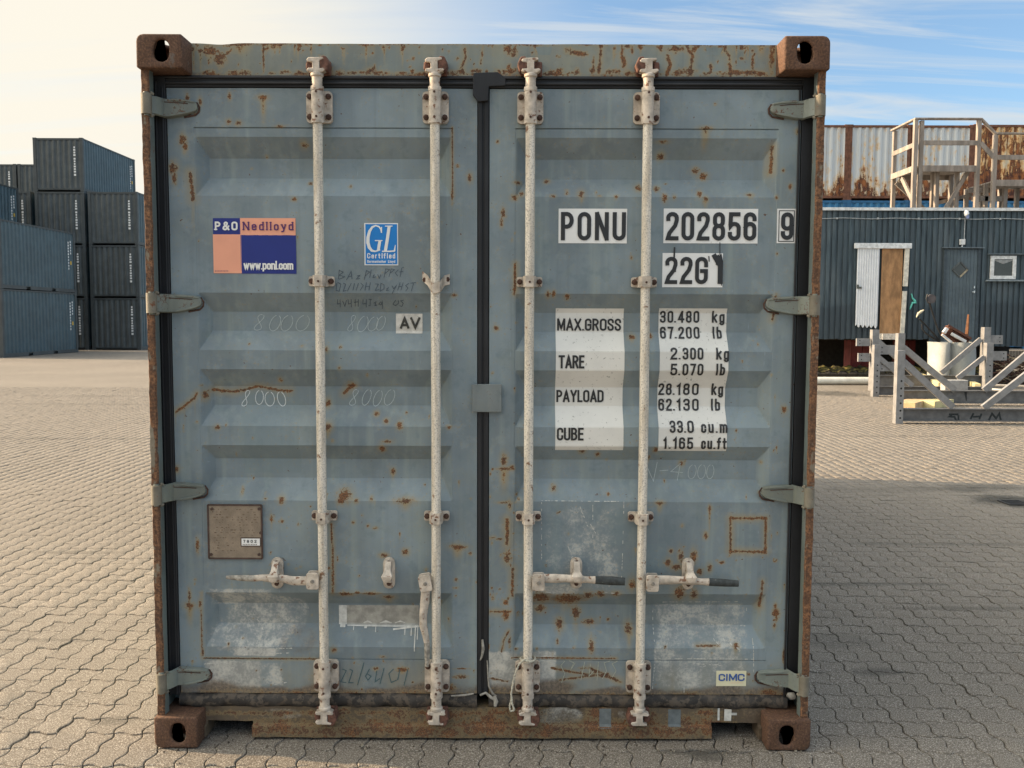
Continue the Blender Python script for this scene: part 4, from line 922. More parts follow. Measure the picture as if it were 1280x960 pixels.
def residue(door, mat, strokes, w):
    mb = MB(); rr = random.Random(8)
    for st in strokes:
        q = [at(*p, DY) for p in st]
        for a, b in zip(q, q[1:]):
            n = max(2, int(math.dist(a, b) / .012))
            for k in range(n):
                if rr.random() < .62:
                    p0 = tuple(a[i] + (b[i] - a[i]) * k / n for i in (0, 1)); p1 = tuple(a[i] + (b[i] - a[i]) * (k + rr.uniform(.5, 1.1)) / n for i in (0, 1))
                    ribbon(mb, [p0, p1], [w * rr.uniform(.4, 1.4), w * rr.uniform(.2, 1.2)], surf, .0012 + rr.random() * .0004, 0)
    stuff(mb.build('label_residue', mat, door))
mres = simple('label_residue', (.52, .52, .48), .8, 0, .25, 90., bmp=0)
residue(dr_, mres, [[(818, 768), (819, 822), (815, 865)], [(830, 756), (937, 755), (937, 778)], [(889, 757), (888, 785), (937, 787)], [(815, 823), (943, 824)], [(855, 824), (855, 866)], [(942, 800), (942, 845)], [(862, 829), (902, 832)], [(870, 834), (900, 830)], [(895, 790), (905, 794)], [(893, 800), (900, 808)], [(860, 812), (885, 816)], [(905, 800), (925, 812), (918, 830)]], .0035)
residue(dr_, mres, [[(677, 628), (677, 700)], [(677, 626), (780, 627), (778, 700), (776, 740)], [(741, 627), (741, 672)], [(710, 683), (716, 695), (712, 705)], [(738, 655), (745, 668)], [(725, 633), (735, 660)], [(682, 740), (700, 742)], [(756, 740), (776, 743)]], .0028)
residue(dl, mres, [[(312, 772), (327, 792)], [(296, 812), (370, 810)], [(305, 818), (362, 816)], [(255, 830), (300, 826)], [(330, 858), (372, 850)], [(545, 874), (592, 870)]], .004)
# handwriting
def scrawl(door, mat, strokes, w=.0022):
    mb = MB()
    for k, st in enumerate(strokes): ribbon(mb, [at(*p, DY) for p in st], w, surf, .0016 + .00013 * (k % 5), 0)
    stuff(mb.build('handwriting', mat, door))
def eight(x, y, s, h, sl=.25): return [(x + s * .5 + sl * h * .5 + s * .5 * math.cos(t) * (1 if 1 else 0) * math.sin(t * .5 + .3), y - h * .5 + h * .5 * math.sin(t * 1.0)) for t in np.linspace(0, 2 * PI, 18)]
def oval(x, y, rx, ry, sl=.3, a0=100, a1=430): return [(x + rx * math.cos(math.radians(t)) + sl * ry * math.sin(math.radians(t)), y - ry * math.sin(math.radians(t))) for t in np.linspace(a0, a1, 18)]
def s8(x, y, rx, ry, sl=.3): return [(x + rx * .75 * math.sin(2 * t) * (1 if math.cos(t) < 0 else .85) + sl * ry * 1.6 * math.cos(t), y - ry * 1.65 * math.cos(t)) for t in np.linspace(.35, 2 * PI + .15, 34)]
scrawl(dl, M['chalk'], [s8(320, 403, 6, 6), oval(340, 404, 6.5, 10), oval(355, 404, 7, 10), oval(375, 404, 8, 10)])
scrawl(dl, M['chalk'], [s8(437, 404, 4, 6), oval(451, 405, 6, 10), oval(464, 405, 6, 9), oval(474, 404, 5, 9)])
scrawl(dl, M['chalk_b'], [s8(303, 499, 4, 6), oval(320, 498, 5, 9, .05), oval(333, 500, 6, 9, -.05), oval(348, 500, 5, 9, -.2)], .0026)
scrawl(dl, M['chalk'], [s8(440, 498, 5, 6), oval(456, 498, 5, 10), oval(470, 499, 5, 10), oval(485, 498, 6, 10)])
scrawl(dr_, M['chalk'], [[(808, 579), (819, 604), (824, 580)], [(827, 591), (838, 590)], [(854, 581), (841, 592), (856, 593)], [(853, 583), (849, 603)], oval(868, 592, 5, 9, .15), oval(880, 592, 5, 9, .1), oval(891, 592, 4.5, 9, .1)])
scrawl(dl, M['marker'], [[(424, 337), (423, 349)], [(424, 338), (429, 340), (424, 344), (431, 346), (424, 349)], [(433, 350), (439, 339), (440, 349)], [(435, 346), (440, 345)], [(446, 345), (450, 344), (445, 349), (450, 348)], [(455, 350), (458, 338), (462, 340), (456, 345)], [(464, 337), (462, 347)],
    [(466, 345), (468, 343), (466, 347), (470, 346)], [(472, 343), (474, 348), (476, 343)], [(480, 347), (482, 336), (487, 337), (481, 342)], [(486, 346), (489, 336), (493, 337), (488, 341)], [(498, 337), (494, 341), (497, 345)], [(500, 346), (502, 335), (505, 334)], [(499, 340), (504, 339)]], .0019)
scrawl(dl, M['marker'], [[(421, 354), (420, 363), (424, 364), (426, 355), (422, 353)], [(429, 354), (432, 355), (429, 364), (433, 363)], [(434, 364), (439, 354)], [(441, 363), (443, 354)], [(445, 363), (448, 354)], [(451, 354), (454, 357), (450, 363)], [(456, 363), (458, 353)], [(461, 363), (463, 353)], [(457, 358), (462, 358)],
    [(469, 355), (473, 355), (469, 363), (474, 362)], [(476, 354), (475, 364), (480, 361), (480, 356), (476, 354)], [(483, 361), (486, 359), (483, 363), (486, 363)], [(490, 357), (492, 361), (496, 356), (490, 367)], [(497, 363), (500, 353)], [(501, 363), (504, 353)], [(498, 358), (502, 358)], [(511, 354), (507, 357), (510, 360), (507, 364)], [(513, 354), (520, 353)], [(517, 354), (514, 364)]], .0019)
scrawl(dl, M['marker'], [[(421, 374), (420, 380), (424, 379)], [(424, 374), (423, 384)], [(427, 376), (429, 383), (432, 375)], [(434, 374), (434, 380), (437, 379)], [(438, 374), (437, 384)], [(441, 378), (446, 377)], [(443, 374), (442, 383)], [(447, 374), (446, 383)], [(453, 374), (452, 380), (457, 379)], [(457, 374), (456, 384)],
    [(460, 374), (464, 374)], [(462, 374), (461, 382), (459, 382)], [(466, 379), (469, 377), (467, 382), (470, 381)], [(475, 377), (472, 380), (475, 381), (477, 376), (476, 386)], [(494, 375), (490, 380), (493, 382), (497, 379), (497, 375)], [(504, 375), (500, 376), (503, 379), (501, 383), (498, 382)]], .0019)
scrawl(dl, M['marker2'], [[(428, 836), (433, 838), (426, 852), (433, 853)], [(437, 836), (441, 838), (436, 853), (442, 853)], [(455, 828), (447, 856)], [(462, 836), (457, 845), (460, 850), (464, 845), (459, 842)], [(471, 838), (469, 852), (475, 848)], [(480, 835), (475, 855)], [(492, 836), (486, 842), (489, 853), (496, 850)], [(510, 836), (505, 857)], [(500, 836), (497, 850)]], .0028)
scrawl(dr_, simple('yellow_chalk', (.38, .40, .33), .9, 0, .2, 200., bmp=0), [[(706, 826), (701, 832), (706, 842), (702, 853)], [(712, 826), (717, 828), (713, 838), (719, 828)], [(731, 826), (726, 850)], [(738, 829), (736, 845), (742, 838)], [(748, 826), (746, 850)], [(762, 826), (755, 828), (758, 838), (753, 848)], [(772, 826), (765, 829), (770, 838), (765, 846)]], .0024)
# small paper tag on the sill
sb = MB(); a = at(905, 901, .09); b = at(914, 886, .09)
sheet(sb, a[0], b[0], a[1], b[1], lambda x, z: sy(x, z) - .003 - (z - a[1]) * .1, .001, 0)
a = at(897, 901, .09); b = at(900, 886, .09); sheet(sb, a[0], b[0], a[1], b[1], sy, .0016, 0); a = at(914, 894, .09); b = at(921, 891, .09); sheet(sb, a[0], b[0], a[1], b[1], sy, .0016, 0)
sb.build('paper_tag', M['tag'], container)

# rope end hanging on the third rod's lower bracket
mb = MB(); pts = [(x, y, z) for (x, z), y in zip([at(*q, .03) for q in ((660, 826), (655, 824), (649, 829), (644, 842), (641, 856), (639, 868), (640, 880), (643, 889), (638, 890), (637, 884), (640, 872))], (.03, .022, .024, .030, .034, .036, .036, .037, .038, .038, .036))]
ext = []
for a, b in zip(pts, pts[1:]):
    for k in range(5): ext.append(Vector(a).lerp(Vector(b), k / 5))
ext.append(Vector(pts[-1]))
mb.tube(ext, [.0036 + .0008 * math.sin(k * 2.1) for k in range(len(ext))], 7)
mb.tube([(at(660, 826, .03)[0] + .0275 * math.cos(t), RY + .0275 * math.sin(t), at(660, 826, .03)[1] + .002 * math.sin(2 * t)) for t in np.linspace(0, 2 * PI, 17)], .004, 7)
o = mb.build('rope', M['rope'], smooth=60); tag(o, 'short frayed end of white rope looped round the foot of the third lock rod', 'rope')

# body behind the doors
M['side'] = worn_paint('side_paint', (.14, .185, .20), attr=False, spots=.04)
def corr_profile(length, pitch, depth):
    out = []; x = 0.
    while x < length - 1e-6:
        for f, d in ((0, 0), (.26, 0), (.5, 1), (.76, 1)): out.append((min(x + f * pitch, length), d * depth))
        x += pitch
    out.append((length, 0)); return out
for sx in (-1, 1):
    mb = MB(); pr = corr_profile(5.70, .278, .036); y0 = .18
    mb.loft([[(sx * (1.205 - d), y0 + a, z) for a, d in pr] + [(sx * 1.155, y0 + 5.70, z), (sx * 1.155, y0, z)] for z in (.15, 2.53)])
    mb.build('side_wall', M['side'], container)
    MB().box(sx * 1.213, sx * 1.150, .178, 5.88, 2.525, 2.583).build('top_rail', M['side'], container)
    MB().box(sx * 1.213, sx * 1.160, .178, 5.88, .012, .16).build('bottom_rail', M['side'], container)
mb = MB(); pr = corr_profile(5.70, .209, .02)
mb.loft([[(x, .18 + a, 2.580 - d) for a, d in pr] + [(x, 5.88, 2.54), (x, .18, 2.54)] for x in (-1.16, 1.16)]); mb.build('roof', M['side'], container)
mb = MB(); pr = corr_profile(2.2, .25, .04)
mb.loft([[(-1.1 + a, 6.03 - d, z) for a, d in pr] + [(1.1, 5.96, z), (-1.1, 5.96, z)] for z in (.12, 2.5)])
mb.box(-1.06, 1.06, 5.95, 6.04, 2.49, 2.58); mb.box(-1.06, 1.06, 5.95, 6.04, .012, .13); mb.build('end_wall', M['side'], container)
for k in range(17): MB().box(-1.16, 1.16, .42 + k * .33, .46 + k * .33, .03, .14).build('cross_member', M['side'], container)
MB().box(-1.16, 1.16, .2, 5.95, .1405, .165).build('floor', simple('plywood_floor', (.2, .13, .08)), container)

# ================================================================== SETTING: paved yard
def paver_mat(name, obj_rand, joints):
    mt, nt, b = base_mat(name, .88, 0, .22)
    geo = N(nt, 'ShaderNodeNewGeometry'); v = geo.outputs['Position']
    big = noise(nt, v, .35, 4.); med = noise(nt, v, 2.3, 4., .6); fine = noise(nt, v, 190, 2., .9); f2 = noise(nt, v, 75, 3., .6)
    if obj_rand: rv = N(nt, 'ShaderNodeObjectInfo').outputs['Random']
    else:
        a = N(nt, 'ShaderNodeAttribute'); a.attribute_name = 'tone'; rv = a.outputs['Fac']
    base = (.170, .148, .121)
    c = mixc(nt, mapr(nt, big, .35, .65), tuple(q * .90 for q in base), tuple(q * 1.10 for q in base))
    c = mixc(nt, mth(nt, 'MULTIPLY', mapr(nt, med, .45, .7), .22), c, (.175, .150, .130))
    c = mixc(nt, mth(nt, 'MULTIPLY', mapr(nt, rv, .0, 1., 0, 1, False), .42), c, tuple(q * .74 for q in base))
    c = mixc(nt, mth(nt, 'MULTIPLY', mapr(nt, fine, .53, .64), .75), c, (.50, .46, .40))
    c = mixc(nt, mth(nt, 'MULTIPLY', mapr(nt, fine, .47, .37), .75), c, (.07, .060, .050))
    c = mixc(nt, mth(nt, 'MULTIPLY', mapr(nt, f2, .55, .7), .22), c, (.13, .12, .105))
    # old oil and damp marks, each with its own outline
    sp = N(nt, 'ShaderNodeSeparateXYZ'); L(nt, v, sp.inputs[0])
    for (px, py, rx, ry, k) in STAINS:
        x, y = atg(px, py); dx = mth(nt, 'DIVIDE', mth(nt, 'SUBTRACT', sp.outputs[0], x), rx); dy = mth(nt, 'DIVIDE', mth(nt, 'SUBTRACT', sp.outputs[1], y), ry)
        d = mth(nt, 'SQRT', mth(nt, 'ADD', mth(nt, 'MULTIPLY', dx, dx), mth(nt, 'MULTIPLY', dy, dy)))
        d = mth(nt, 'ADD', d, mth(nt, 'MULTIPLY', mth(nt, 'SUBTRACT', med, .5), 1.6))
        c = mixc(nt, mth(nt, 'MULTIPLY', mapr(nt, d, 1.1, .45), k), c, (.055, .052, .045))
    if joints:
        w = N(nt, 'ShaderNodeVectorMath', operation='MULTIPLY'); w.inputs[1].default_value = (1, 1, 0)
        def jo(a, bb, pa, pb):
            q = mth(nt, 'ADD', mth(nt, 'DIVIDE', a, pa), mth(nt, 'MULTIPLY', mth(nt, 'SINE', mth(nt, 'MULTIPLY', bb, 2 * PI / pb)), .085))
            return mth(nt, 'ABSOLUTE', mth(nt, 'SUBTRACT', mth(nt, 'FRACT', q), .5))
        j1 = jo(sp.outputs[0], sp.outputs[1], PX, PY); j2 = jo(sp.outputs[1], sp.outputs[0], PY, PX)
        jm = mth(nt, 'MAXIMUM', mapr(nt, j1, .455, .485), mapr(nt, j2, .455, .485))
        c = mixc(nt, mth(nt, 'MULTIPLY', jm, mapr(nt, med, .3, .6, .45, .9)), c, (.05, .042, .034))
    L(nt, c, b.inputs['Base Color']); bump(nt, b, mth(nt, 'ADD', fine, f2), .55, .0035)
    return mt
PX, PY = .1095, .1245
STAINS = [(1100, 840, .16, .07, .5), (1210, 760, .5, .035, .35), (95, 690, .5, .05, .35), (140, 900, .12, .05, .4), (60, 800, .3, .03, .3), (1180, 680, 1.2, .05, .3), (1120, 545, 2.2, .12, .25), (90, 505, 2.4, .15, .22), (1262, 626, .42, .30, .92), (1215, 610, .55, .22, .45), (1045, 492, .75, .8, .7), (1150, 612, .9, .18, .25), (1085, 730, .6, .05, .35), (880, 945, .10, .05, .6), (1035, 800, .3, .12, .25), (60, 548, 1.6, .14, .3), (860, 940, .2, .03, .5), (120, 495, 2., .3, .2)]
M['bed'] = simple('joint_sand', (.062, .052, .042), .95, 0, .35, 40., stretch=(1, 1, 1), bmp=.5)
YMAX = 17.2                                                           # stones are modelled one by one up to here
def gbox(name, x0, x1, y0, y1, z1, mat): o = MB().box(x0, x1, y0, y1, z1 - .4, z1).build(name, mat); return struct(o)
ground = gbox('paved_yard', -14.5, 14.5, -4.6, YMAX + .02, -.011, M['bed'])
M['far'] = paver_mat('paving_far', False, True)
mb = MB(); zf = -.002
for sg in (-1, 1):
    pl = [(sg * 90, -3.9), (.11 + sg * 2.95, -3.9), (.11 + sg * 14.1, 14.75), (.11 + sg * 14.1, YMAX - .12), (sg * 90, YMAX - .12)]
    mb.add([(x, y, zf) for x, y in (pl if sg < 0 else pl[::-1])], [(0, 1, 2, 3, 4)])
for (a, b, c_, d) in ((-90, 90, -25, -3.9), (-90, 90, YMAX - .12, 120)):
    mb.add([(a, c_, zf), (b, c_, zf), (b, d, zf), (a, d, zf)], [(0, 1, 2, 3)])
struct(mb.build('far_paving', M['far']))
M['horizon'] = simple('open_ground', (.15, .14, .11), .95, 0, .3, .2, bmp=0)
struct(MB().box(-900, 900, -300, 1500, -.8, -.42).build('open_ground', M['horizon']))
def stone_template(n=6, rings=((.0012, -.014), (.0012, -.0040), (.0026, -.0012), (.0058, 0.))):
    A_ = .0095
    out = []
    for k in range(n): t = k / n; out.append((t * PX, A_ * math.sin(2 * PI * t)))
    for k in range(n): t = k / n; out.append((PX - A_ * math.sin(2 * PI * t), t * PY))
    for k in range(n): t = k / n; out.append((PX - t * PX, PY + A_ * math.sin(2 * PI * (1 - t))))
    for k in range(n): t = k / n; out.append((0 - A_ * math.sin(2 * PI * (1 - t)), PY - t * PY))
    cx, cz = PX / 2, PY / 2
    P = np.array(out) - (cx, cz)
    def inset(d):
        Q = np.zeros_like(P)
        for i in range(len(P)):
            a = P[i] - P[i - 1]; b = P[(i + 1) % len(P)] - P[i]; a /= np.linalg.norm(a); b /= np.linalg.norm(b)
            nn = np.array([-a[1] - b[1], a[0] + b[0]]); nn /= np.linalg.norm(nn); Q[i] = P[i] + nn * d
        return Q
    m_ = len(P); V = []
    for d, z in rings: V += [(x, y, z) for x, y in inset(d)]
    F_ = [(r * m_ + i, r * m_ + (i + 1) % m_, (r + 1) * m_ + (i + 1) % m_, (r + 1) * m_ + i) for r in range(len(rings) - 1) for i in range(m_)]
    F_.append(tuple((len(rings) - 1) * m_ + i for i in range(m_)))
    return np.array(V), F_
TV, TF = stone_template()
me_stone = bpy.data.meshes.new('paving_stone'); me_stone.from_pydata(TV.tolist(), [], TF)
M['stone'] = paver_mat('paving_stone', True, False); M['stones'] = paver_mat('paving_stones', False, False)
me_stone.materials.append(M['stone'])
cells = []
for j in range(int(-3.9 / PY), int(YMAX / PY)):
    y = (j + .5) * PY
    dist = y - CAM.y
    xm = min(14.3, .60 * dist + 3.5)
    for i in range(int(-xm / PX) - 1, int(xm / PX) + 1):
        x = (i + .5) * PX
        if abs(x - .11) > xm: continue
        if abs(x) < 1.02 and y > .9: continue                          # under the container floor
        vis = dist > 3.12 and abs(x - .11) < .585 * dist and not (abs(x) < 1.23 and y > .16)
        cells.append((x, y, dist, vis))
near = sorted([c for c in cells if c[3]], key=lambda c: c[2])[:300]
ns = set((c[0], c[1]) for c in near)
rs = np.random.RandomState(5)
for (x, y, d, vv) in near:
    o = bpy.data.objects.new('paving_stone', me_stone); COL.objects.link(o); o.parent = ground
    fl = 0 if rs.rand() < .5 else PI
    o.location = (x + rs.normal() * .0005, y + rs.normal() * .0005, rs.normal() * .0013 - .001); o.rotation_euler = (rs.normal() * .009, rs.normal() * .009, rs.normal() * .006); q5 = 1 - abs(rs.normal()) * .006; o.scale = (q5, q5, 1)
def stone_field(name, rest, TV, TF):
    nr = len(rest); k = len(TV)
    cen = np.array([(c[0], c[1], 0) for c in rest]); tilt = rs.normal(size=(nr, 2)) * .009; dz = rs.normal(size=nr) * .0013 - .001
    ang = rs.normal(size=nr) * .006; sc = 1 - np.abs(rs.normal(size=nr)) * .006; jit = rs.normal(size=(nr, 2)) * .0007
    X_ = TV[None, :, 0] * sc[:, None]; Y_ = TV[None, :, 1] * sc[:, None]
    V = np.stack([X_ - Y_ * ang[:, None], Y_ + X_ * ang[:, None], np.repeat(TV[None, :, 2], nr, 0)], 2) + cen[:, None]
    V[:, :, :2] += jit[:, None]
    V[:, :, 2] += dz[:, None] + TV[None, :, 0] * tilt[:, :1] + TV[None, :, 1] * tilt[:, 1:]
    me = bpy.data.meshes.new(name)
    TFq = np.array(TF[:-1]); allq = (TFq[None] + (np.arange(nr) * k)[:, None, None]).reshape(-1, 4); top = (np.array(TF[-1])[None] + (np.arange(nr) * k)[:, None])
    nq = len(allq); nl = nq * 4 + nr * len(TF[-1])
    me.vertices.add(nr * k); me.vertices.foreach_set('co', V.reshape(-1).astype(np.float32))
    me.loops.add(nl); me.loops.foreach_set('vertex_index', np.concatenate([allq.ravel(), top.ravel()]).astype(np.int32))
    me.polygons.add(nq + nr); me.polygons.foreach_set('loop_start', np.concatenate([np.arange(nq) * 4, nq * 4 + np.arange(nr) * len(TF[-1])]).astype(np.int32))
    me.materials.append(M['stones']); me.update(calc_edges=True); me.validate()
    a = me.attributes.new('tone', 'FLOAT', 'POINT'); a.data.foreach_set('value', np.repeat(rs.rand(nr), k).astype(np.float32))
    stuff(link(name, me, ground))
rest = [c for c in cells if (c[0], c[1]) not in ns]
stone_field('paving_stones', [c for c in rest if c[2] < 8.5], TV, TF)
TV3, TF3 = stone_template(3, ((.0014, -.013), (.0016, -.003), (.0055, 0.)))
stone_field('paving_stones', [c for c in rest if c[2] >= 8.5], TV3, TF3)
mb = MB(); _rr = random.Random(9)
for _k in range(420):
    gx = _rr.uniform(-1.25, 1.3); gy = -.02 + abs(_rr.gauss(0, 1)) * .07 if _rr.random() < .7 else _rr.uniform(-.25, .1); gr = _rr.uniform(.0012, .0042) * (2 if _rr.random() < .04 else 1)
    mb.loft([[(gx + gr * (1 - k_ * .5) * math.cos(t + k_), gy + gr * (1 - k_ * .5) * math.sin(t + k_) * .8, -.001 + k_ * gr) for t in (0, 1.3, 2.5, 3.9, 5.1)] for k_ in (0, 1)], 0 if _rr.random() < .7 else 1)
stuff(tag(mb.build('grit', [simple('grit_dark', (.07, .055, .04), .95), simple('grit_pale', (.30, .26, .20), .95)]), 'loose grit and rust flakes scattered along the foot of the big container', 'grit'))
# drain grate sunk in the yard on the right
dx_, dy_ = atg(1268, 629)
t = thing('drain_grate', 'small dark iron drain grate sunk in damp stained paving at the right edge', 'drain', (dx_, dy_, .002))
mb = MB(); mb.box(-.10, .10, -.10, -.08, 0, .008).box(-.10, .10, .08, .10, 0, .008).box(-.10, -.08, -.08, .08, 0, .008).box(.08, .10, -.08, .08, 0, .008)
M['iron'] = simple('cast_iron', (.035, .033, .03), .7, .3, .3, 30., rust=.3)
mb.build('frame', M['iron'], t)
for k in range(4): MB().box(-.079, .079, -.066 + k * .036, -.050 + k * .036, 0.001, .007).build('bar', M['iron'], t)

# ================================================================== stacked containers on the left
M['cbody'] = worn_paint('slate_container', (.074, .084, .086), attr=False, streak=.6, rough=.45)
M['cbody2'] = worn_paint('skylit_slate_container', (.050, .083, .102), attr=False, streak=.6, rough=.38)  # bluish sky light on the long sides is mixed into this paint
M['cframe'] = simple('slate_frame', (.060, .068, .070), .5, 0, .2, 3.)
M['cwhite'] = simple('white_lettering', (.75, .75, .73), .6, 0, .1, 30.)
M['cyellow'] = simple('yellow_sticker', (.65, .42, .08), .6, 0, .1, 30.)
def stack_container(name, H, mats, side_mat, W_=2.438, Ln=6.058, letters=True, rust=False):
    """parts with the near end at y=0, base z=0, centred on x"""
    body, frame = mats; P = {}
    hw = W_ / 2; out = []
    pr = corr_profile(2.16, .27, .045)
    def endw(y, s):
        mb = MB(); mb.loft([[(-1.08 + a, y + s * d, z) for a, d in pr] + [(1.08, y + s * .09, z), (-1.08, y + s * .09, z)] for z in (.15, H - .10)]); return mb
    out.append(('end_wall', endw(.03, 1), body)); out.append(('end_wall', endw(Ln - .03, -1), body))
    ps = corr_profile(Ln - .36, .272, .036)
    for sx in (-1, 1):
        mb = MB(); mb.loft([[(sx * (hw - .012 - d), .18 + a, z) for a, d in ps] + [(sx * (hw - .09), Ln - .18, z), (sx * (hw - .09), .18, z)] for z in (.16, H - .06)]); out.append(('side_wall', mb, side_mat))
    mb = MB()
    for sx in (-1, 1):
        for y in (.0, Ln - .15):
            mb.box(sx * hw, sx * (hw - .14), y + .004, y + .146, .118, H - .118)
            for z in (0, H - .118): mb.box(sx * (hw + .003), sx * (hw - .165), y - .004 if y == 0 else y - .03, y + .18 if y == 0 else y + .154, z, z + .118)
        mb.box(sx * (hw - .002), sx * (hw - .06), .178, Ln - .18, H - .075, H - .012)
        for a, b in ((.178, 1.85), (2.17, 3.9), (4.22, Ln - .18)): mb.box(sx * (hw - .002), sx * (hw - .06), a, b, .012, .16)
        mb.box(sx * (hw - .002), sx * (hw - .06), 1.85, 2.17, .125, .16); mb.box(sx * (hw - .002), sx * (hw - .06), 3.9, 4.22, .125, .16)
    for y in (.02, Ln - .12):
        mb.box(-1.06, 1.06, y, y + .10, H - .105, H - .018); mb.box(-1.06, 1.06, y, y + .10, .075, .152)
    out.append(('frame', mb, frame))
    mb = MB(); mb.box(-1.16, 1.16, .12, Ln - .12, H - .045, H - .022); out.append(('roof', mb, body))
    mb = MB(); mb.box(-1.15, 1.15, .10, Ln - .12, .06, .10); out.append(('underframe', mb, frame))
    if letters:
        mb = MB(); rr = random.Random(int(H * 100)); z = H - .42
        for k in range(11):
            if k == 4: z -= .05; continue
            w2 = rr.uniform(.035, .055); mb.box(.80 - w2, .80 + w2, .024, .029, z - .085, z); z -= .125
        mb.box(.80 - .05, .80 + .05, .024, .029, z - .12, z - .02)
        out.append(('lettering', mb, M['cwhite']))
        mb = MB()
        for c0, n_, zt in ((Ln - .62, 10, H - .45), (Ln - .42, 5, H - .40)):
            z = zt
            for k in range(n_): w2 = rr.uniform(.035, .05); mb.box(hw - .008, hw - .012 + .008, c0 - w2, c0 + w2, z - .085, z); z -= .13
        out.append(('side_lettering', mb, M['cwhite']))
        out.append(('warning_sticker', MB().box(hw - .010, hw - .002, Ln - .48, Ln - .36, H * .46, H * .46 + .16), M['cyellow']))
    return [(n, b, m_) for n, b, m_ in out]
def make_container(name, H, mats, side_mat, **kw):
    root = bpy.data.objects.new(name, None); COL.objects.link(root); root.empty_display_size = .3
    for n, b, m_ in stack_container(name, H, mats, side_mat, **kw):
        q9 = b.build(n, m_, root)
        if 'lettering' in n: stuff(q9)
    root['category'] = 'shipping container'; return root
GL_ = 'slate containers stacked at the far left of the yard'
gz = -.002
protoS = make_container('stacked_container', 2.591, (M['cbody'], M['cframe']), M['cbody2'])
protoH = make_container('stacked_container', 2.735, (M['cbody2'], M['cframe']), M['cbody2'])
used = {}
def put(proto, x, y, z, label):
    z += gz
    if proto not in used:
        used[proto] = 1; o = proto; o.location = (x, y, z); o['label'] = label; o['group'] = GL_
    else: o = dup(proto, (x, y, z), label, GL_)
    return o
DYc = CAM.y                                                           # distances below are measured from where the photographer stood
c1x, c2x, c0x = -22.27, -19.66, -24.92
Yb = 41.0
for lv, lab in ((3, 'topmost slate container of the far stacks, end and side against pale sky'), (2, 'slate container directly beneath the topmost one, third level up'), (1, 'second-level slate container mostly behind the near long blue one'), (0, 'ground-level slate container mostly hidden behind the near long blue one')):
    put(protoS, c1x, Yb, lv * 2.60, lab)
for lv, lab in ((2, 'slate container on top of the stack nearest the rusty corner post'), (1, 'middle slate container of the three-high stack nearest the rusty corner post'), (0, 'bottom slate container standing on the paving nearest the rusty corner post')):
    put(protoS, c2x, Yb, lv * 2.60, lab)
put(protoS, c0x, Yb, 2 * 2.60, 'dark slate container end just left of the tall far stack at third level')
for lv in (1, 0): put(protoS, c0x, Yb, lv * 2.60, ['hidden slate container at the foot of the stack behind the near row', 'hidden slate container one up in the stack behind the near row'][lv])
for xx, lab in ((-29.73, 'far grey container end at the left edge, highest of the rearmost row'), (-27.2, 'far grey container end beside the tall stack, highest of the rearmost row')):
    put(protoS, xx, 48.5, 3 * 2.60, lab)
    for lv in (2, 1, 0): put(protoS, xx, 48.5, lv * 2.60, 'rearmost grey container hidden in the stacks at level %s of the %s column' % (['one', 'two', 'three'][lv], 'left' if xx < -29 else 'right'))
hx = -20.1 - 1.219
put(protoH, hx, 38.0 - 6.058, 2.745, 'upper of the two long blue containers nearest on the left, side facing the yard')
put(protoH, hx, 38.0 - 6.058, 0, 'lower of the two long blue containers nearest on the left, standing on the paving')
sx3 = -23.72 - 1.219
put(protoS, sx3, 40.0 - 6.058, 2 * 2.60, 'dark blue container side at the left edge, above the near long pair')
for lv in (1, 0): put(protoS, sx3, 40.0 - 6.058, lv * 2.60, ['hidden container at the foot of the second row at the left edge', 'hidden container one up in the second row at the left edge'][lv])

# ================================================================== right side: rusty stacks, shed, platform, racks
def rusted_white(name, base, amount, seed, orange):
    mt, nt, b = base_mat(name, .65, 0, .3)
    geo = N(nt, 'ShaderNodeTexCoord'); mp = N(nt, 'ShaderNodeMapping'); mp.inputs['Location'].default_value = (seed, 0, 0); mp.inputs['Scale'].default_value = (2.6, 2.6, .42)
    L(nt, geo.outputs['Object'], mp.inputs[0]); s1 = noise(nt, mp.outputs[0], 1.6, 6., .7)
    mp2 = N(nt, 'ShaderNodeMapping'); mp2.inputs['Location'].default_value = (seed * 2, 0, 0); mp2.inputs['Scale'].default_value = (1, 1, .7); L(nt, geo.outputs['Object'], mp2.inputs[0])
    s2 = noise(nt, mp2.outputs[0], 5., 6., .7); big = noise(nt, mp2.outputs[0], .9, 3.)
    sp = N(nt, 'ShaderNodeSeparateXYZ'); L(nt, geo.outputs['Object'], sp.inputs[0])
    mp3 = N(nt, 'ShaderNodeMapping'); mp3.inputs['Scale'].default_value = (3.4, 3.4, .001); L(nt, geo.outputs['Object'], mp3.inputs[0])
    colm = noise(nt, mp3.outputs[0], 1.3, 2.)
    lowr = mapr(nt, sp.outputs[2], 1.5, .1, 0., .14)
    k = mth(nt, 'ADD', mth(nt, 'ADD', mth(nt, 'MULTIPLY', s1, .5), mth(nt, 'MULTIPLY', s2, .38)), mth(nt, 'ADD', mth(nt, 'MULTIPLY', colm, .22), lowr))
    c = mixc(nt, mapr(nt, colm, .42, .6), base, tuple(q * .86 for q in base))
    c = mixc(nt, mth(nt, 'MULTIPLY', mapr(nt, k, .545 - amount * .12, .65 - amount * .12), .75), c, orange)
    c = mixc(nt, mapr(nt, k, .635 - amount * .12, .665 - amount * .12), c, mixc(nt, mapr(nt, s2, .45, .6), (.075, .030, .022), (.26, .10, .035)))
    L(nt, c, b.inputs['Base Color']); return mt
M['rw1'] = rusted_white('rusty_white_container', (.56, .59, .60), -.06, 3.0, (.62, .40, .17))
M['rw2'] = rusted_white('orange_rusted_container', (.62, .56, .42), .85, 9.0, (.60, .30, .07))
M['rframe'] = simple('rusted_frame', (.17, .075, .045), .8, 0, .4, 6., rust=.3)
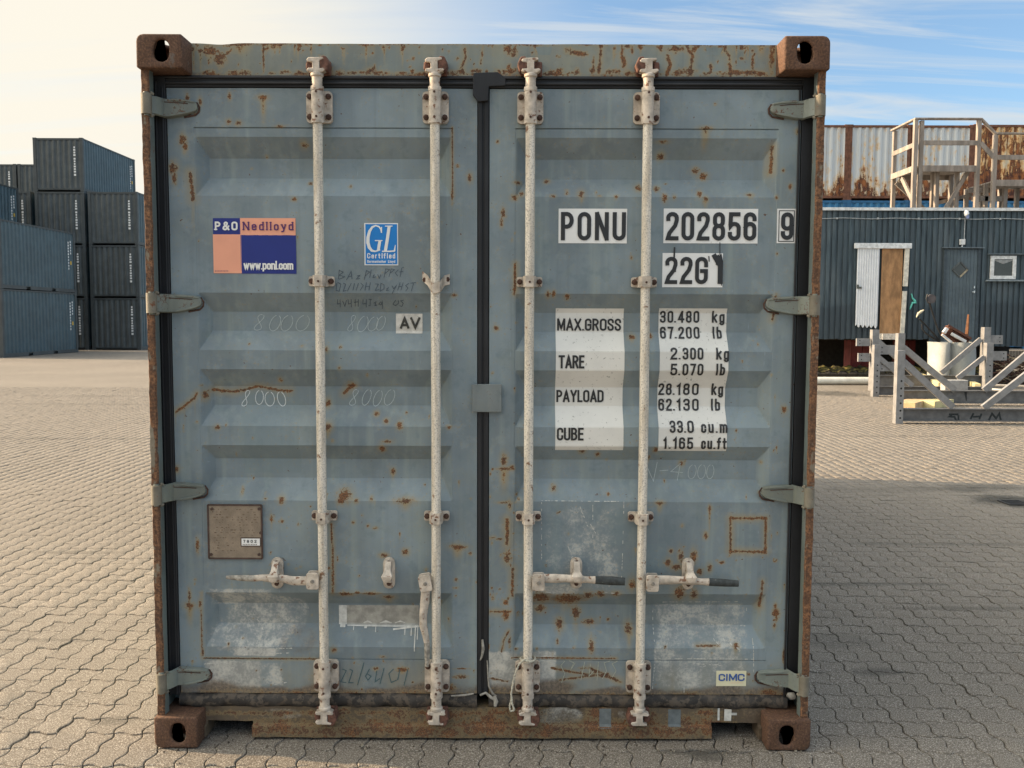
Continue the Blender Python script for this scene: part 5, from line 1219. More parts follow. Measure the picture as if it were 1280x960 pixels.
M['blue'] = worn_paint('blue_container', (.035, .17, .34), attr=False, streak=.4)
raised = struct(MB().box(5, 40, 29.5, 60, -.3, .5).build('raised_yard', M['far']))
rp = make_container('rusty_container', 2.896, (M['rw1'], M['rframe']), M['rw1'], letters=False)
rp2 = make_container('rusty_container', 2.896, (M['rw2'], M['rframe']), M['rw2'], letters=False)
bp = make_container('blue_container', 2.896, (M['blue'], simple('blue_frame', (.03, .13, .27), .6, 0, .2, 4.)), M['blue'], letters=False)
Yr = 32.0; xs_r = [11.93, 14.36, 16.78, 19.22, 21.65]
labs = ['rusty white container behind the platform, leftmost, next to the big container corner', 'rust-streaked white container behind the left of the timber platform', 'pale container behind the middle of the timber railing', 'orange-rusted container above the window at the right edge', 'orange-rusted container beyond the right edge of the platform']
for k, x in enumerate(xs_r):
    src = rp if k < 3 else rp2; z = .5 + 2 * 2.90
    if k in (0, 3): o = src; o.location = (x, Yr, z + (.03 if k >= 3 else 0)); o['label'] = labs[k]; o['group'] = 'rusty containers stacked behind the shed'
    else: dup(src, (x, Yr, z + (.03 if k >= 3 else 0)), labs[k], 'rusty containers stacked behind the shed')
bl = ['leftmost', 'second from left', 'third from left', 'fourth from left', 'rightmost']
for k, x in enumerate(xs_r):
    for lv in (1, 0):
        lab = 'blue container %s in its row, %s' % (bl[k], 'top edge just above the shed roof' if lv else 'at ground level behind the shed')
        if k == 0 and lv == 1: o = bp; o.location = (x, Yr, .5 + 2.90); o['label'] = lab; o['group'] = 'blue containers under the rusty ones'
        else: dup(bp, (x, Yr, .5 + lv * 2.90), lab, 'blue containers under the rusty ones')

# shed -------------------------------------------------------------
SH = 22.5 + DYc
shed = thing('shed', 'long dark blue-grey timber-clad shed raised above the ground, with white roof edge', 'shed', (0, 0, 0))
sx0 = at(1005, 300, SH)[0]; sx1 = at(1420, 300, SH)[0]
zb_l = at(1100, 424, SH)[1]; zb_r = at(1250, 433, SH)[1]; zt_ = at(1150, 263, SH)[1]
def clad_mat():
    mt, nt, b = base_mat('shed_cladding', .6, 0, .35)
    v = coords(nt, (1, 1, .12)); n1 = noise(nt, v, 14, 5., .6); n2 = noise(nt, coords(nt, (1, 1, .35)), 1.6, 4.)
    a = N(nt, 'ShaderNodeAttribute'); a.attribute_name = 'tone'
    c = mixc(nt, mapr(nt, n1, .3, .7), (.040, .060, .073), (.085, .120, .138))
    c = mixc(nt, mth(nt, 'MULTIPLY', a.outputs['Fac'], .6), c, (.050, .068, .080))
    c = mixc(nt, mth(nt, 'MULTIPLY', mapr(nt, n2, .5, .7), .35), c, (.15, .175, .185))
    sp = N(nt, 'ShaderNodeSeparateXYZ'); tc = N(nt, 'ShaderNodeTexCoord'); L(nt, tc.outputs['Object'], sp.inputs[0])
    w = mth(nt, 'ADD', sp.outputs[2], mth(nt, 'MULTIPLY', mth(nt, 'SUBTRACT', noise(nt, coords(nt, (1, 1, .6)), 1.1, 3.), .5), .5))
    c = mixc(nt, mapr(nt, w, zb_l + .95, zb_l + .80), c, mixc(nt, .62, c, (.038, .050, .060)))   # darker, wet-weathered on the lowest metre
    L(nt, c, b.inputs['Base Color']); bump(nt, b, n1, .5, .004); return mt
M['clad'] = clad_mat()
V_, F_, T_ = [], [], []
rr = random.Random(11); x = sx0; k = 0
def skip(x): return False
while x < sx1:
    wd = .088 if k % 2 == 0 else .052
    d = .024 if k % 2 == 0 else .0
    z0 = zb_l if x < at(1161, 400, SH)[0] else zb_r
    o_ = len(V_); y = SH - d + rr.uniform(-.003, .003)
    for zz2 in (z0 + rr.uniform(-.012, .012), zt_):
        V_ += [(x + .002, SH + .03, zz2), (x + .002, y, zz2), (x + wd - .002, y, zz2), (x + wd - .002, SH + .03, zz2)]
    F_ += [(o_, o_ + 1, o_ + 5, o_ + 4), (o_ + 1, o_ + 2, o_ + 6, o_ + 5), (o_ + 2, o_ + 3, o_ + 7, o_ + 6), (o_, o_ + 3, o_ + 2, o_ + 1), (o_ + 4, o_ + 5, o_ + 6, o_ + 7)]
    T_ += [rr.random()] * 8; x += wd; k += 1
me = bpy.data.meshes.new('cladding'); me.from_pydata(V_, [], F_); me.materials.append(M['clad']); set_attr(me, 'tone', T_)
stuff(link('cladding', me, shed))
dark = simple('dark_timber', (.045, .04, .035), .9, 0, .3, 8.)
MB().box(sx0, sx1, SH + .031, SH + .10, zb_l + .0, zt_ - .01).build('wall_core', dark, shed)
MB().box(sx0 - .05, sx1, SH - .06, SH + 5.5, zt_, zt_ + .055).build('roof', simple('roof_felt', (.25, .25, .24), .9), shed)
MB().box(sx0 - .06, sx1, SH - .075, SH - .061, zt_ - .012, zt_ + .06).build('roof_edge', simple('white_roof_edge', (.72, .73, .72), .6), shed)
MB().box(sx0, sx0 + .1, SH + .10, SH + 5.4, .9, zt_).box(sx1 - .1, sx1, SH + .10, SH + 5.4, .9, zt_).box(sx0 + .1, sx1 - .1, SH + 5.3, SH + 5.4, -.0, zt_).box(sx0 + .1, sx1 - .1, SH + .2, SH + 5.2, zb_l - .02, zb_l + .06).build('shell', dark, shed)  # rear wall runs to the ground, added to keep the space beneath dark
for px in (1012, 1180, 1300, 1400):
    xx = at(px, 430, SH)[0]; MB().box(xx - .12, xx + .12, SH + .15, SH + .4, -.002, zb_l - .02).build('support_post', dark, shed)
# cable clipped along the wall
mb = MB(); zc = at(1150, 273.5, SH)[1]; mb.tube([(sx0 + (sx1 - sx0) * t, SH - .04, zc - .01 * math.sin(t * 40)) for t in np.linspace(0, 1, 60)], .009, 6)
for k in range(12): xx = sx0 + .8 + k * 1.02; mb.box(xx - .02, xx + .02, SH - .055, SH - .02, zc - .022, zc + .022)
mb.build('cable', simple('grey_cable', (.42, .45, .46), .6), shed)
# lamp, cable and junction box
x, z = at(1205.5, 269, SH); lt = thing('wall_lamp', 'small white wall lamp high on the shed above the diamond-window door', 'lamp', (x, SH - .03, z))
MB().tube([(0, -.06, .10), (0, -.07, .04), (0, -.085, .0), (.01, -.095, -.02)], [.045, .06, .062, .05], 12).box(-.03, .03, -.03, .03, .02, .09).build('lamp_housing', simple('white_plastic', (.75, .76, .76), .4), lt, smooth=40)
MB().tube([(.01, -.09, -.02), (.02, -.10, -.07), (.03, -.11, -.10)], [.045, .04, .02], 10).build('lamp_lens', simple('blue_lens', (.25, .32, .55), .2), lt, smooth=40)
MB().tube([(0, -.01, 0), (.0, -.01, -.62)], .007, 6).build('lead', simple('lead', (.6, .62, .63), .5), lt)
MB().box(-.115, .01, -.06, .012, -.74, -.60).tube([(-.05, -.02, -.74), (-.05, -.02, -.80)], .02, 8).build('junction_box', simple('box_plastic', (.66, .67, .66), .4), lt, bevel=.006)
# windowed door
def shed_rect(px0, py0, px1, py1): a = at(px0, py1, SH); b = at(px1, py0, SH); return a[0], b[0], a[1], b[1]
x0, x1, z0, z1 = shed_rect(1178, 312, 1221, 430); door = MB()
mdoor = worn_paint('shed_door_paint', (.085, .115, .135), attr=False)
n = 9
for k in range(n): w2 = (x1 - x0) / n; door.box(x0 + k * w2 + .003, x0 + (k + 1) * w2 - .003, SH - .055, SH - .03, z0, z1)
door.box(x0, x1, SH - .045, SH - .026, z0, z1)
sd = door.build('shed_door', mdoor, shed)
fr = MB().box(x0 - .07, x0 - .004, SH - .07, SH - .02, z0, z1 + .02).box(x1 + .004, x1 + .07, SH - .07, SH - .02, z0, z1 + .02).build('door_frame', simple('frame_paint', (.055, .075, .09), .6), shed)
MB().box(x0 - .12, x1 + .14, SH - .12, SH - .02, z1 + .025, z1 + .055).build('door_lintel', simple('lintel_paint', (.12, .15, .17), .6), shed)
cx, cz = at(1198.5, 337, SH); r = at(1208, 337, SH)[0] - cx
mb = MB()
for a in range(4):
    t0, t1 = a * PI / 2, (a + 1) * PI / 2
    mb.beam((cx + r * math.cos(t0), SH - .065, cz + r * math.sin(t0)), (cx + r * math.cos(t1), SH - .065, cz + r * math.sin(t1)), .03, .035, 0 if a < 3 else 1)
w1 = mb.build('diamond_window', [simple('window_bead', (.09, .10, .10), .6), simple('pale_bead', (.42, .36, .25), .7)], sd)
M['glass'] = simple('dark_glass', (.030, .032, .034), .08, 0, .3, 3., bmp=0, spec=.8)
MB().prism([(cx + r * math.cos(t), cz + r * math.sin(t)) for t in (0, PI / 2, PI, 3 * PI / 2)], SH - .060, SH - .056).build('pane', M['glass'], sd)
hx_, hz_ = at(1216, 365, SH)
MB().box(hx_ - .012, hx_ + .012, SH - .075, SH - .055, hz_ + .09, hz_ + .15).box(hx_ - .06, hx_ + .012, SH - .09, SH - .07, hz_ - .01, hz_ + .012).box(hx_ - .012, hx_ + .012, SH - .08, SH - .055, hz_ - .03, hz_ + .03).build('door_handle', simple('chrome', (.7, .7, .7), .25, .9), sd)
# white framed window
x0, x1, z0, z1 = shed_rect(1236, 320, 1269, 349); wf = MB(); e = .085
wf.box(x0, x1, SH - .07, SH - .03, z0, z0 + e).box(x0, x1, SH - .07, SH - .03, z1 - e, z1).box(x0, x0 + e, SH - .07, SH - .03, z0 + e, z1 - e).box(x1 - e, x1, SH - .07, SH - .03, z0 + e, z1 - e)
wn_ = wf.build('window', simple('white_frame', (.72, .73, .72), .5), shed)
MB().box(x0 + e, x1 - e, SH - .05, SH - .04, z0 + e, z1 - e).build('pane', M['glass'], wn_)
mb = MB(); mb.tube([(x0 + e, SH - .053, z1 - e - .02), ((x0 + x1) / 2, SH - .053, z1 - e - .07), (x1 - e, SH - .053, z1 - e - .02)], [.012, .05, .012], 8, flat=.1); mb.build('blind', simple('blind', (.30, .31, .31), .7), wn_)
MB().box(x0 - .08, at(1300, 320, SH)[0], SH - .11, SH - .03, z1 + .03, z1 + .055).build('window_head', simple('head', (.12, .15, .17), .6), shed)
MB().box(x0 - .1, at(1300, 320, SH)[0], SH - .13, SH - .03, z0 - .055, z0 - .02).build('window_sill', simple('sill_p', (.22, .26, .28), .6), shed)
# sliding opening: white corrugated leaf, plywood sheet, white jamb and track
x0, x1, z0, z1 = shed_rect(1067.5, 311, 1098, 408); mb = MB(); n = 9
pts = []
for k in range(n * 4 + 1):
    a = k / (n * 4); pts.append((x0 + (x1 - x0) * a, [0, .014, .014, 0][k % 4]))
bot = [z0 + (.035 * math.sin(i * .9) + .03 * (i / len(pts) - .5) * -1) for i in range(len(pts))]
vs = [(x, SH - .085 - d, zq) for (x, d), zq in zip(pts, bot)] + [(x, SH - .085 - d, z1) for x, d in pts] + [(x, SH - .07, zq) for (x, d), zq in zip(pts, bot)] + [(x, SH - .07, z1) for x, d in pts]
q = len(pts); mb.add(vs, [(i, i + 1, q + i + 1, q + i) for i in range(q - 1)] + [(2 * q + i + 1, 2 * q + i, 3 * q + i, 3 * q + i + 1) for i in range(q - 1)] + [(i + 1, i, 2 * q + i, 2 * q + i + 1) for i in range(q - 1)])
leaf = mb.build('white_door_leaf', simple('white_sheet', (.74, .76, .78), .5, 0, .08, 5.), shed)
a = at(1070, 359, SH); MB().box(a[0] - .02, a[0] + .10, SH - .115, SH - .10, a[1] - .04, a[1] + .01).box(a[0] - .02, a[0] + .03, SH - .115, SH - .10, a[1] + .01, a[1] + .06).build('latch', simple('latch', (.10, .11, .10), .5), leaf)
x0, x1, z0, z1 = shed_rect(1098, 311, 1126.5, 417)
MB().box(x0, x1 + .02, SH - .068, SH - .05, z0, z1).build('plywood_sheet', simple('plywood', (.40, .22, .10), .7, 0, .35, 10., stretch=(1, 1, .35), rust=.3, rsc=18., rcol=(.28, .14, .07)), shed)
xj, zj = at(1131, 311, SH)
mb = MB(); a0 = at(1128.5, 358, SH); mb.beam((at(1132, 311, SH)[0], SH - .09, z1), (at(1129.5, 358, SH)[0], SH - .09, a0[1]), .11, .05)
mb.beam((at(1129, 361, SH)[0], SH - .09, at(1129, 364, SH)[1]), (at(1125.5, 416, SH)[0], SH - .09, z0), .10, .05)
mb.build('white_jamb', simple('jamb_paint', (.72, .68, .58), .6), shed)
x0, x1, z0, z1 = shed_rect(1066, 304.5, 1137.5, 311)
MB().box(x0, x1, SH - .13, SH - .07, z0, z1).build('door_track', simple('track_paint', (.74, .76, .76), .5), shed, bevel=.01)
x0, x1, z0, z1 = shed_rect(1096, 417, 1122, 424); MB().box(x0, x1, SH - .35, SH - .03, z0, z1).build('door_step', simple('step_white', (.60, .56, .50), .7, 0, .3, 20., rust=.3), shed)
# turquoise cord hung on the wall
x, z = at(1139, 377, SH); o = MB().tube([(x - .02, SH - .04, z + .20), (x + .01, SH - .05, z + .08), (x + .07, SH - .05, z + .02), (x + .09, SH - .05, z - .03), (x + .01, SH - .05, z - .03), (x - .03, SH - .05, z - .14), (x - .05, SH - .05, z - .2)], [.012, .022, .03, .03, .028, .022, .012], 8).build('cord', simple('turquoise', (.15, .60, .50), .6), smooth=60)
tag(o, 'short turquoise cord hanging on the shed wall right of the boarded doorway', 'cord')
# dark red cabinets, mossy beam and pipe below the shed
for k, (a, b, c_, d, lab) in enumerate(((1064, 1091, 424, 452, 'dark red cabinet under the shed left of the boarded doorway'), (1126, 1144, 424, 446, 'dark red cabinet under the shed right of the boarded doorway'))):
    xa, zt2 = at(a, c_, SH + .9); xb, zz2 = at(b, d, SH + .9)
    t = thing('red_cabinet', lab, 'cabinet', ((xa + xb) / 2, SH + .9, 0), group='red cabinets under the shed')
    w2 = (xb - xa) / 2; mr = simple('dark_red', (.16, .022, .02), .6, 0, .3, 6.)
    MB().box(-w2, w2, 0, .5, .28, zb_l - .05).build('case', mr, t, bevel=.01)
    MB().box(-w2 + .03, -.01, -.02, 0, .32, zb_l - .1).build('door', mr, t); MB().box(.01, w2 - .03, -.02, 0, .32, zb_l - .1).build('door', mr, t)
    MB().box(-w2, w2, .05, .45, -.002, .28).build('plinth', dark, t)
def mossy():
    mt, nt, b = base_mat('mossy_timber', .95, 0, .1); v = coords(nt); a = noise(nt, v, 6, 5., .6)
    L(nt, mixc(nt, mapr(nt, a, .4, .6), (.03, .028, .02), (.12, .105, .035)), b.inputs['Base Color']); bump(nt, b, a, .6, .02); return mt
mb = MB(); xm0 = at(1000, 460, SH)[0]; xm1 = at(1236, 460, SH)[0]; nn_ = 70; rs_ = []
for k in range(nn_ + 1):
    xx = xm0 + (xm1 - xm0) * k / nn_; h2 = .30 + .03 * math.sin(k * 1.3) + .02 * math.sin(k * 3.1)
    rs_.append([(xx, SH - .05, -.002), (xx, SH - .07, .24), (xx, SH + .02, h2), (xx, SH + .55, h2 + .10), (xx, SH + .7, -.002)])
mb.loft(rs_); o = mb.build('mossy_bank', simple('bank_shade', (.03, .026, .02), .95, 0, .4, 8.)); mb2 = MB(); mb2.loft([[(a[2][0], SH - .005, a[2][2] + .004), (a[2][0], SH + .05, a[2][2] + .03), (a[3][0], SH + .5, a[3][2] + .01), (a[3][0], SH + .52, a[3][2] - .03)] for a in rs_]); mb2.build('moss', mossy(), o); tag(o, 'low moss-covered timber bank in the shadow under the shed', 'bank')  # near-black body: the shadow band below the moss is put into its colour
t = MB().tube([(at(1000, 480, SH - .5)[0], SH - .55, .10), (at(1090, 480, SH - .5)[0], SH - .50, .10)], .095, 16).build('pipe', simple('white_pipe', (.70, .68, .60), .5, 0, .15, 4.), smooth=60)
tag(t, 'white plastic pipe lying on the paving in front of the shed', 'pipe')

# timber platform on the roof ------------------------------------------
M['wood'] = simple('weathered_timber', (.29, .25, .215), .85, 0, .35, 8., stretch=(1, 1, .2), rust=.2, rsc=30., rcol=(.14, .11, .09), bmp=.4)
PF = 23.0 + DYc; PB = 24.35 + DYc; zr = zt_ + .055
def Xp(px, Y=PF): return at(px, 200, Y)[0]
def Zp(py, Y=PF): return at(1200, py, Y)[1]
plat = thing('timber_platform', 'weathered timber access platform with railings standing on the shed roof', 'platform')
def tb(name, x0, x1, y0, y1, z0, z1): return MB().box(x0, x1, y0, y1, z0, z1).build(name, M['wood'], plat, bevel=.006, seg=1)
def bm_(name, p0, p1, w, h): return MB().beam(p0, p1, w, h).build(name, M['wood'], plat)
xa, xb, xc = Xp(1148), Xp(1222), Xp(1243)
zd, zrail, zmid = Zp(207), Zp(150), Zp(179)
dz_ = Zp(168) - Zp(150)
for x, y, zt2 in ((xa - .10, PF, zrail), (xa + .06, PF + .02, zrail - .02), (xb, PF, zrail), (xa - .05, PB, zrail), (xc, PF, zrail + dz_), (xb, PB, zd - .04), (xc, PB, zd + dz_ - .04)):
    tb('post', x - .05, x + .05, y - .05, y + .05, zr, zt2)
xe = Xp(1330)
tb('post', xe - .05, xe + .05, PF - .05, PF + .05, zr, zrail + dz_); tb('post', xe - .05, xe + .05, PB - .05, PB + .05, zr, zd + dz_ - .04)
tb('rail', xa - .15, xb + .05, PF - .07, PF + .05, zrail, zrail + .045); tb('rail', xa + .11, xb - .05, PF - .06, PF - .02, zmid - .06, zmid + .06)
bm_('rail', (xb + .05, PF, zrail + .02), (xc, PF, zrail + dz_ + .02), .10, .045); bm_('rail', (xb + .04, PF - .04, zmid), (xc - .04, PF - .04, zmid + dz_), .04, .11)
tb('rail', xc, xe + .05, PF - .07, PF + .05, zrail + dz_, zrail + dz_ + .045); tb('rail', xc + .05, xe - .05, PF - .06, PF - .02, zmid + dz_ - .06, zmid + dz_ + .06)
tb('rail', xa - .16, xa - .05, PF + .05, PB + .05, zrail + .001, zrail + .046); tb('rail', xa - .13, xa - .10, PF + .05, PB - .05, zmid - .1, zmid + .02)
for k in range(9):
    y0 = PF + .06 + k * .145; tb('deck_board', xa - .12, xb + .04, y0, y0 + .138, zd - .035, zd)
tb('deck_beam', xa + .11, xb - .05, PF - .045, PF + .0, zd - .16, zd - .0); tb('deck_beam', xa - .15, xa - .105, PF + .05, PB - .05, zd - .16, zd - .01)
tb('deck_beam', xa + .11, xb - .05, PB - .02, PB + .02, zd - .16, zd - .036)
for k in range(9):
    y0 = PF + .06 + k * .145; tb('deck_board', xc + .05, xe + .04, y0, y0 + .138, zd + dz_ - .035, zd + dz_)
tb('deck_beam', xc + .05, xe - .05, PF - .045, PF, zd + dz_ - .16, zd + dz_)
tb('deck_beam', xb + .06, xc + .5, PF + .3, PF + .34, zd + dz_ - .5, zd + dz_ - .36); tb('deck_beam', xb + .06, xc + .3, PF + .5, PF + .54, zd + dz_ - .25, zd + dz_ - .12)
for px, y in ((1172, PF + .3), (1167, PF + .9), (1197, PF + .3), (1190, PB - .1), (1234, PF + .35), (1229, PB - .1), (1258, PF + .3), (1273, PB - .2), (1252, PB)):
    x = Xp(px, y); tb('leg', x - .05, x + .05, y - .05, y + .05, zr, (zd if px < 1225 else zd + dz_) - .04)
bm_('brace', (xa - .08, PF + .75, zd - .2), (xa - .08, PF + .1, zr + .3), .05, .12); bm_('brace', (Xp(1216), PF + .2, zd - .1), (Xp(1188), PF + .2, zr + .05), .05, .1)
bm_('brace', (xa - .02, PB - .1, zd - .25), (xa + .75, PB - .1, zr + .2), .05, .1); bm_('brace', (Xp(1200), PB, zr + .35), (Xp(1250), PB, zd - .55), .05, .1)
tb('base_board', xa + .05, xe + .2, PF - .12, PF - .06, zr, zr + .07)

# steel racks --------------------------------------------------------
M['galv'] = simple('galvanised_steel', (.17, .165, .16), .5, .35, .25, 9., rust=.12, rsc=30., rcol=(.18, .15, .12), bmp=.2)
M['galv_l'] = simple('bright_galvanised_steel', (.27, .265, .26), .5, .3, .2, 9., bmp=.2)
M['hole'] = simple('bolt_hole', (.01, .01, .01), .9, bmp=0)
def ibeam(name, p0, p1, h, w, root, mat='galv'):
    """I-beam along x at p = (x0,x1,y,z0)"""
    x0, x1 = p0; y, z0 = p1; mb = MB()
    mb.box(x0, x1, y - w / 2, y + w / 2, z0, z0 + .014).box(x0, x1, y - w / 2, y + w / 2, z0 + h - .014, z0 + h).box(x0 + .001, x1 - .001, y - .006, y + .006, z0 + .014, z0 + h - .014)
    return mb.build(name, M[mat], root)
def rpost(root, x, y, z0, z1, w=.115, holes=True, n=None):
    mb = MB(); mb.box(x - w / 2, x + w / 2, y - w / 2, y + w / 2, z0, z1, 0)
    if holes:
        k = z0 + .09
        while k < z0 + (z1 - z0) * .62:
            mb.tube([(x + .012, y - w / 2 + .001, k), (x + .012, y - w / 2 - .0015, k)], .016, 8, 1); k += .115
    return mb.build('post', [M['galv_l'], M['hole']], root, bevel=.006, seg=1)
def rack(label, Z, base_py, x_post, post_top, beam, braces, cross=(), xr=None, arms=()):
    Y = Z + DYc; root = thing('steel_rack', label, 'rack', (0, 0, 0), group='galvanised racks on the paving by the shed')
    for px in x_post:
        x0, _ = at(px[0], 480, Y); x1, _ = at(px[1], 480, Y)
        rpost(root, (x0 + x1) / 2, Y, -.002, at(px[0], px[2], Y)[1], x1 - x0)
    for (a, b, t, u) in beam:
        xa, zt2 = at(a, t, Y); xb, zb2 = at(b, u, Y); zb2 = max(zb2, -.001); zt2 = at((a + min(b, 1280)) / 2, t, Y)[1]; ibeam('beam', (xa, xb), (Y, zb2), zt2 - zb2, .14, root)
    for (a, b, c_, d, w) in braces:
        p = at(a, b, Y); q_ = at(c_, d, Y); MB().beam((p[0], Y - .02, p[1]), (q_[0], Y - .02, q_[1]), .06, w).build('brace', M['galv_l'], root)
    for (a, b, t, u) in arms:
        xa, zt2 = at(a, t, Y); xb, zb2 = at(b, u, Y); mb = MB(); mb.box(xa, xb, Y - .03, Y + .03, zb2, zt2, 0)
        e = xa + .07 if a < 1150 else xb - .07
        for zz2 in (zb2 + .05, zt2 - .05): mb.tube([(e, Y - .029, zz2), (e, Y - .0315, zz2)], .013, 8, 1)
        mb.build('arm', [M['galv_l'], M['hole']], root)
    return root, Y
rA, YA = rack('nearest grey steel rack, its low beam sprayed with black letters', 13.75, 527, [(1119, 1128.4, 438), (1392, 1402, 438)], 438, [(1128.4, 1392, 510.5, 527)],
    [(1128, 452, 1190, 509, .10), (1228, 510, 1290, 462, .10), (1290, 462, 1296, 455, .1)])
for (a, b, t, u) in ((1119, 1128, 497, 510),):
    pass
rB, YB = rack('second grey steel rack, just behind the nearest one', 16.7, 504, [(1119, 1127.6, 416.5), (1345, 1354, 416)], 416, [(1127.6, 1345, 488, 504.5)],
    [(1128, 434, 1193, 488, .11), (1229, 488, 1290, 436, .11)])
rC, YC = rack('third grey steel rack with two arms at each upright, in front of the white bin', 18.6, 494, [(1090, 1097.8, 431), (1229.5, 1238, 428.5)], 431, [(1097.8, 1229.5, 483, 494)],
    [(1098, 447, 1140, 482, .10), (1196, 473, 1229.5, 446, .10)], arms=[(1097.8, 1120, 431.5, 443), (1097.8, 1120, 452.5, 464), (1238, 1257.5, 439, 450.5)])
rD, YD = rack('rearmost grey steel rack, nearest the shed and the white bin', 20.2, 487, [(1087, 1095.5, 412), (1225.5, 1234, 409)], 412, [(1095.5, 1225.5, 469, 485)],
    [(1096, 425, 1142, 468, .10), (1176, 466, 1225.5, 424, .11)], arms=[(1070.5, 1087, 423, 432.5), (1072.5, 1087, 441.5, 452), (1234, 1252.5, 419, 430)])
mb = MB()
def spray(strokes):
    for st in strokes: ribbon(mb, [at(*p, YA - .006) for p in st], .030, FLAT(YA - .0062), .001 + .0002 * random.random(), 0, step=.05)
spray([[(1186, 518), (1198, 518)], [(1198, 519), (1198, 525)], [(1190, 519), (1186, 521), (1193, 521), (1195, 525)]]); spray([[(1217, 516.5), (1213, 524)], [(1227, 517), (1224, 524)], [(1216, 521), (1226, 520.5)]]); spray([[(1236, 525), (1240, 517), (1245, 523), (1249, 517), (1251, 525)]])
mb.build('sprayed_letters', simple('black_spray', (.03, .035, .035), .7, 0, .4, 20.), rA)
mb = MB(); ribbon(mb, [at(1207, 490, YB - .006), at(1208, 501, YB - .006)], [.05, .02], FLAT(YB - .0062), .001, 0); mb.build('spray_mark', simple('black_spray2', (.04, .04, .04), .7), rB)
# pale yellow timber lengths lying between the racks
M['ply'] = simple('yellow_plywood', (.58, .50, .26), .7, 0, .15, 5.)
M['raw'] = simple('raw_timber', (.50, .36, .20), .8, 0, .2, 8.)
def plank(label, a, b, w, h, z, mat):
    p = atg(*a, z); q_ = atg(*b, z); o = MB().beam((p[0], p[1], z + h / 2), (q_[0], q_[1], z + h / 2), w, h).build('timber_beam', mat, bevel=.004, seg=1); tag(o, label, 'timber', 'timber lengths between the racks'); return o
plank('raw brown timber block end by the nearest rack upright', (1131, 512), (1152, 506), .35, .13, -.002, M['raw'])
plank('pale yellow timber lying behind the sprayed beam', (1158, 510), (1182, 507), .30, .13, .001, M['ply'])
plank('long pale yellow timber running diagonally back between the racks', (1176, 491), (1142, 473), .12, .22, .05, M['ply'])
plank('short pale yellow timber standing nearer the right brace', (1222, 489), (1206, 481), .12, .16, .06, M['ply'])
o = MB().box(*[at(1180, 475, 17.6 + DYc)[0], at(1209, 475, 17.6 + DYc)[0]], 17.55 + DYc, 17.75 + DYc, -.002, at(1190, 475, 17.6 + DYc)[1]).build('concrete_block', simple('concrete', (.36, .35, .33), .9, 0, .2, 12.), bevel=.015); tag(o, 'pale concrete block between the second and third racks', 'block')

# white scrap bin with its scrap -----------------------------------------
YBN = 20.9 + DYc; x0, zt3 = at(1174.5, 428, YBN); x1, _ = at(1229, 428, YBN); cx = (x0 + x1) / 2; hwid = (x1 - x0) / 2
bn = thing('scrap_bin', 'creased white plastic bin full of scrap in front of the shed door', 'bin', (cx, YBN + .45, 0))
rs_ = []; nb = 40
for z, sc_ in ((-.002, .93), (.15, .96), (zt3 * .55, 1.0), (zt3 - .06, .985), (zt3, 1.0), (zt3, .95), (zt3 - .06, .93), (.06, .88)):
    ring = []
    for k in range(nb):
        t = 2 * PI * k / nb; c_, s_ = math.cos(t), math.sin(t)
        xx = hwid * sc_ * math.copysign(abs(c_) ** .7, c_); yy = .45 * sc_ * math.copysign(abs(s_) ** .8, s_)
        if s_ < 0: yy += .20 * math.exp(-((xx + hwid * .25) / .09) ** 2) * (1 if z < zt3 + 1 else 0)
        ring.append((xx + .012 * math.sin(z * 6 + k), yy, z))
    rs_.append(ring)
mb = MB(); mb.loft(rs_); mb.build('tub', simple('white_plastic_tub', (.36, .38, .37), .55, 0, .2, 2., rust=.12, rsc=6., rcol=(.34, .36, .34)), bn, smooth=50)
M['brown'] = simple('rusty_brown', (.13, .055, .035), .8, 0, .4, 20.)
cyb = YBN + .35
r_ = thing('rusty_radiator', 'rusty brown ribbed radiator tilted in the white bin', 'scrap', (0, 0, 0))
p = at(1182, 413, cyb); q_ = at(1207, 428, cyb)
for k in range(7):
    o_ = (k - 3) * .035; MB().beam((p[0] + o_ * .5, cyb + .0, p[1] + o_), (q_[0] + o_ * .5, cyb, q_[1] + o_ * 1), .28, .024).build('rib', M['brown'], r_)
MB().beam((p[0] - .02, cyb - .16, p[1] + .12), (q_[0] + .05, cyb - .16, q_[1] + .09), .03, .05).build('side_channel', M['brown'], r_)
def bar(name, label, cat, pts, rad, mat, grp=None, n=8):
    o = MB().tube([(*[at(px, py, cyb + dy)[0]], cyb + dy, at(px, py, cyb + dy)[1]) for px, py, dy in pts], rad, n).build(name, mat, smooth=50); tag(o, label, cat, grp); return o
wm = simple('white_enamel', (.72, .72, .70), .4)
o = MB().beam((at(1184, 417, cyb)[0], cyb - .2, at(1184, 417, cyb)[1]), (at(1202, 427, cyb)[0], cyb - .2, at(1202, 427, cyb)[1]), .05, .07).build('white_strip', wm, bevel=.008); tag(o, 'white enamelled strip lying across the rusty radiator', 'scrap')
o = MB().beam((at(1172, 418, cyb)[0], cyb - .22, at(1172, 418, cyb)[1]), (at(1184, 428, cyb)[0], cyb - .22, at(1184, 428, cyb)[1]), .05, .05).build('white_strip', wm, bevel=.008); tag(o, 'white strip at the left rim of the white bin', 'scrap')
o = MB().beam((at(1175, 416, cyb)[0], cyb - .18, at(1175, 416, cyb)[1]), (at(1179, 410, cyb)[0], cyb - .18, at(1179, 410, cyb)[1]), .08, .08).build('white_bracket', wm, bevel=.01); tag(o, 'small white bracket sticking up above the radiator in the bin', 'scrap')
bm2 = simple('black_tube', (.02, .021, .023), .4, 0, .2, 20.)
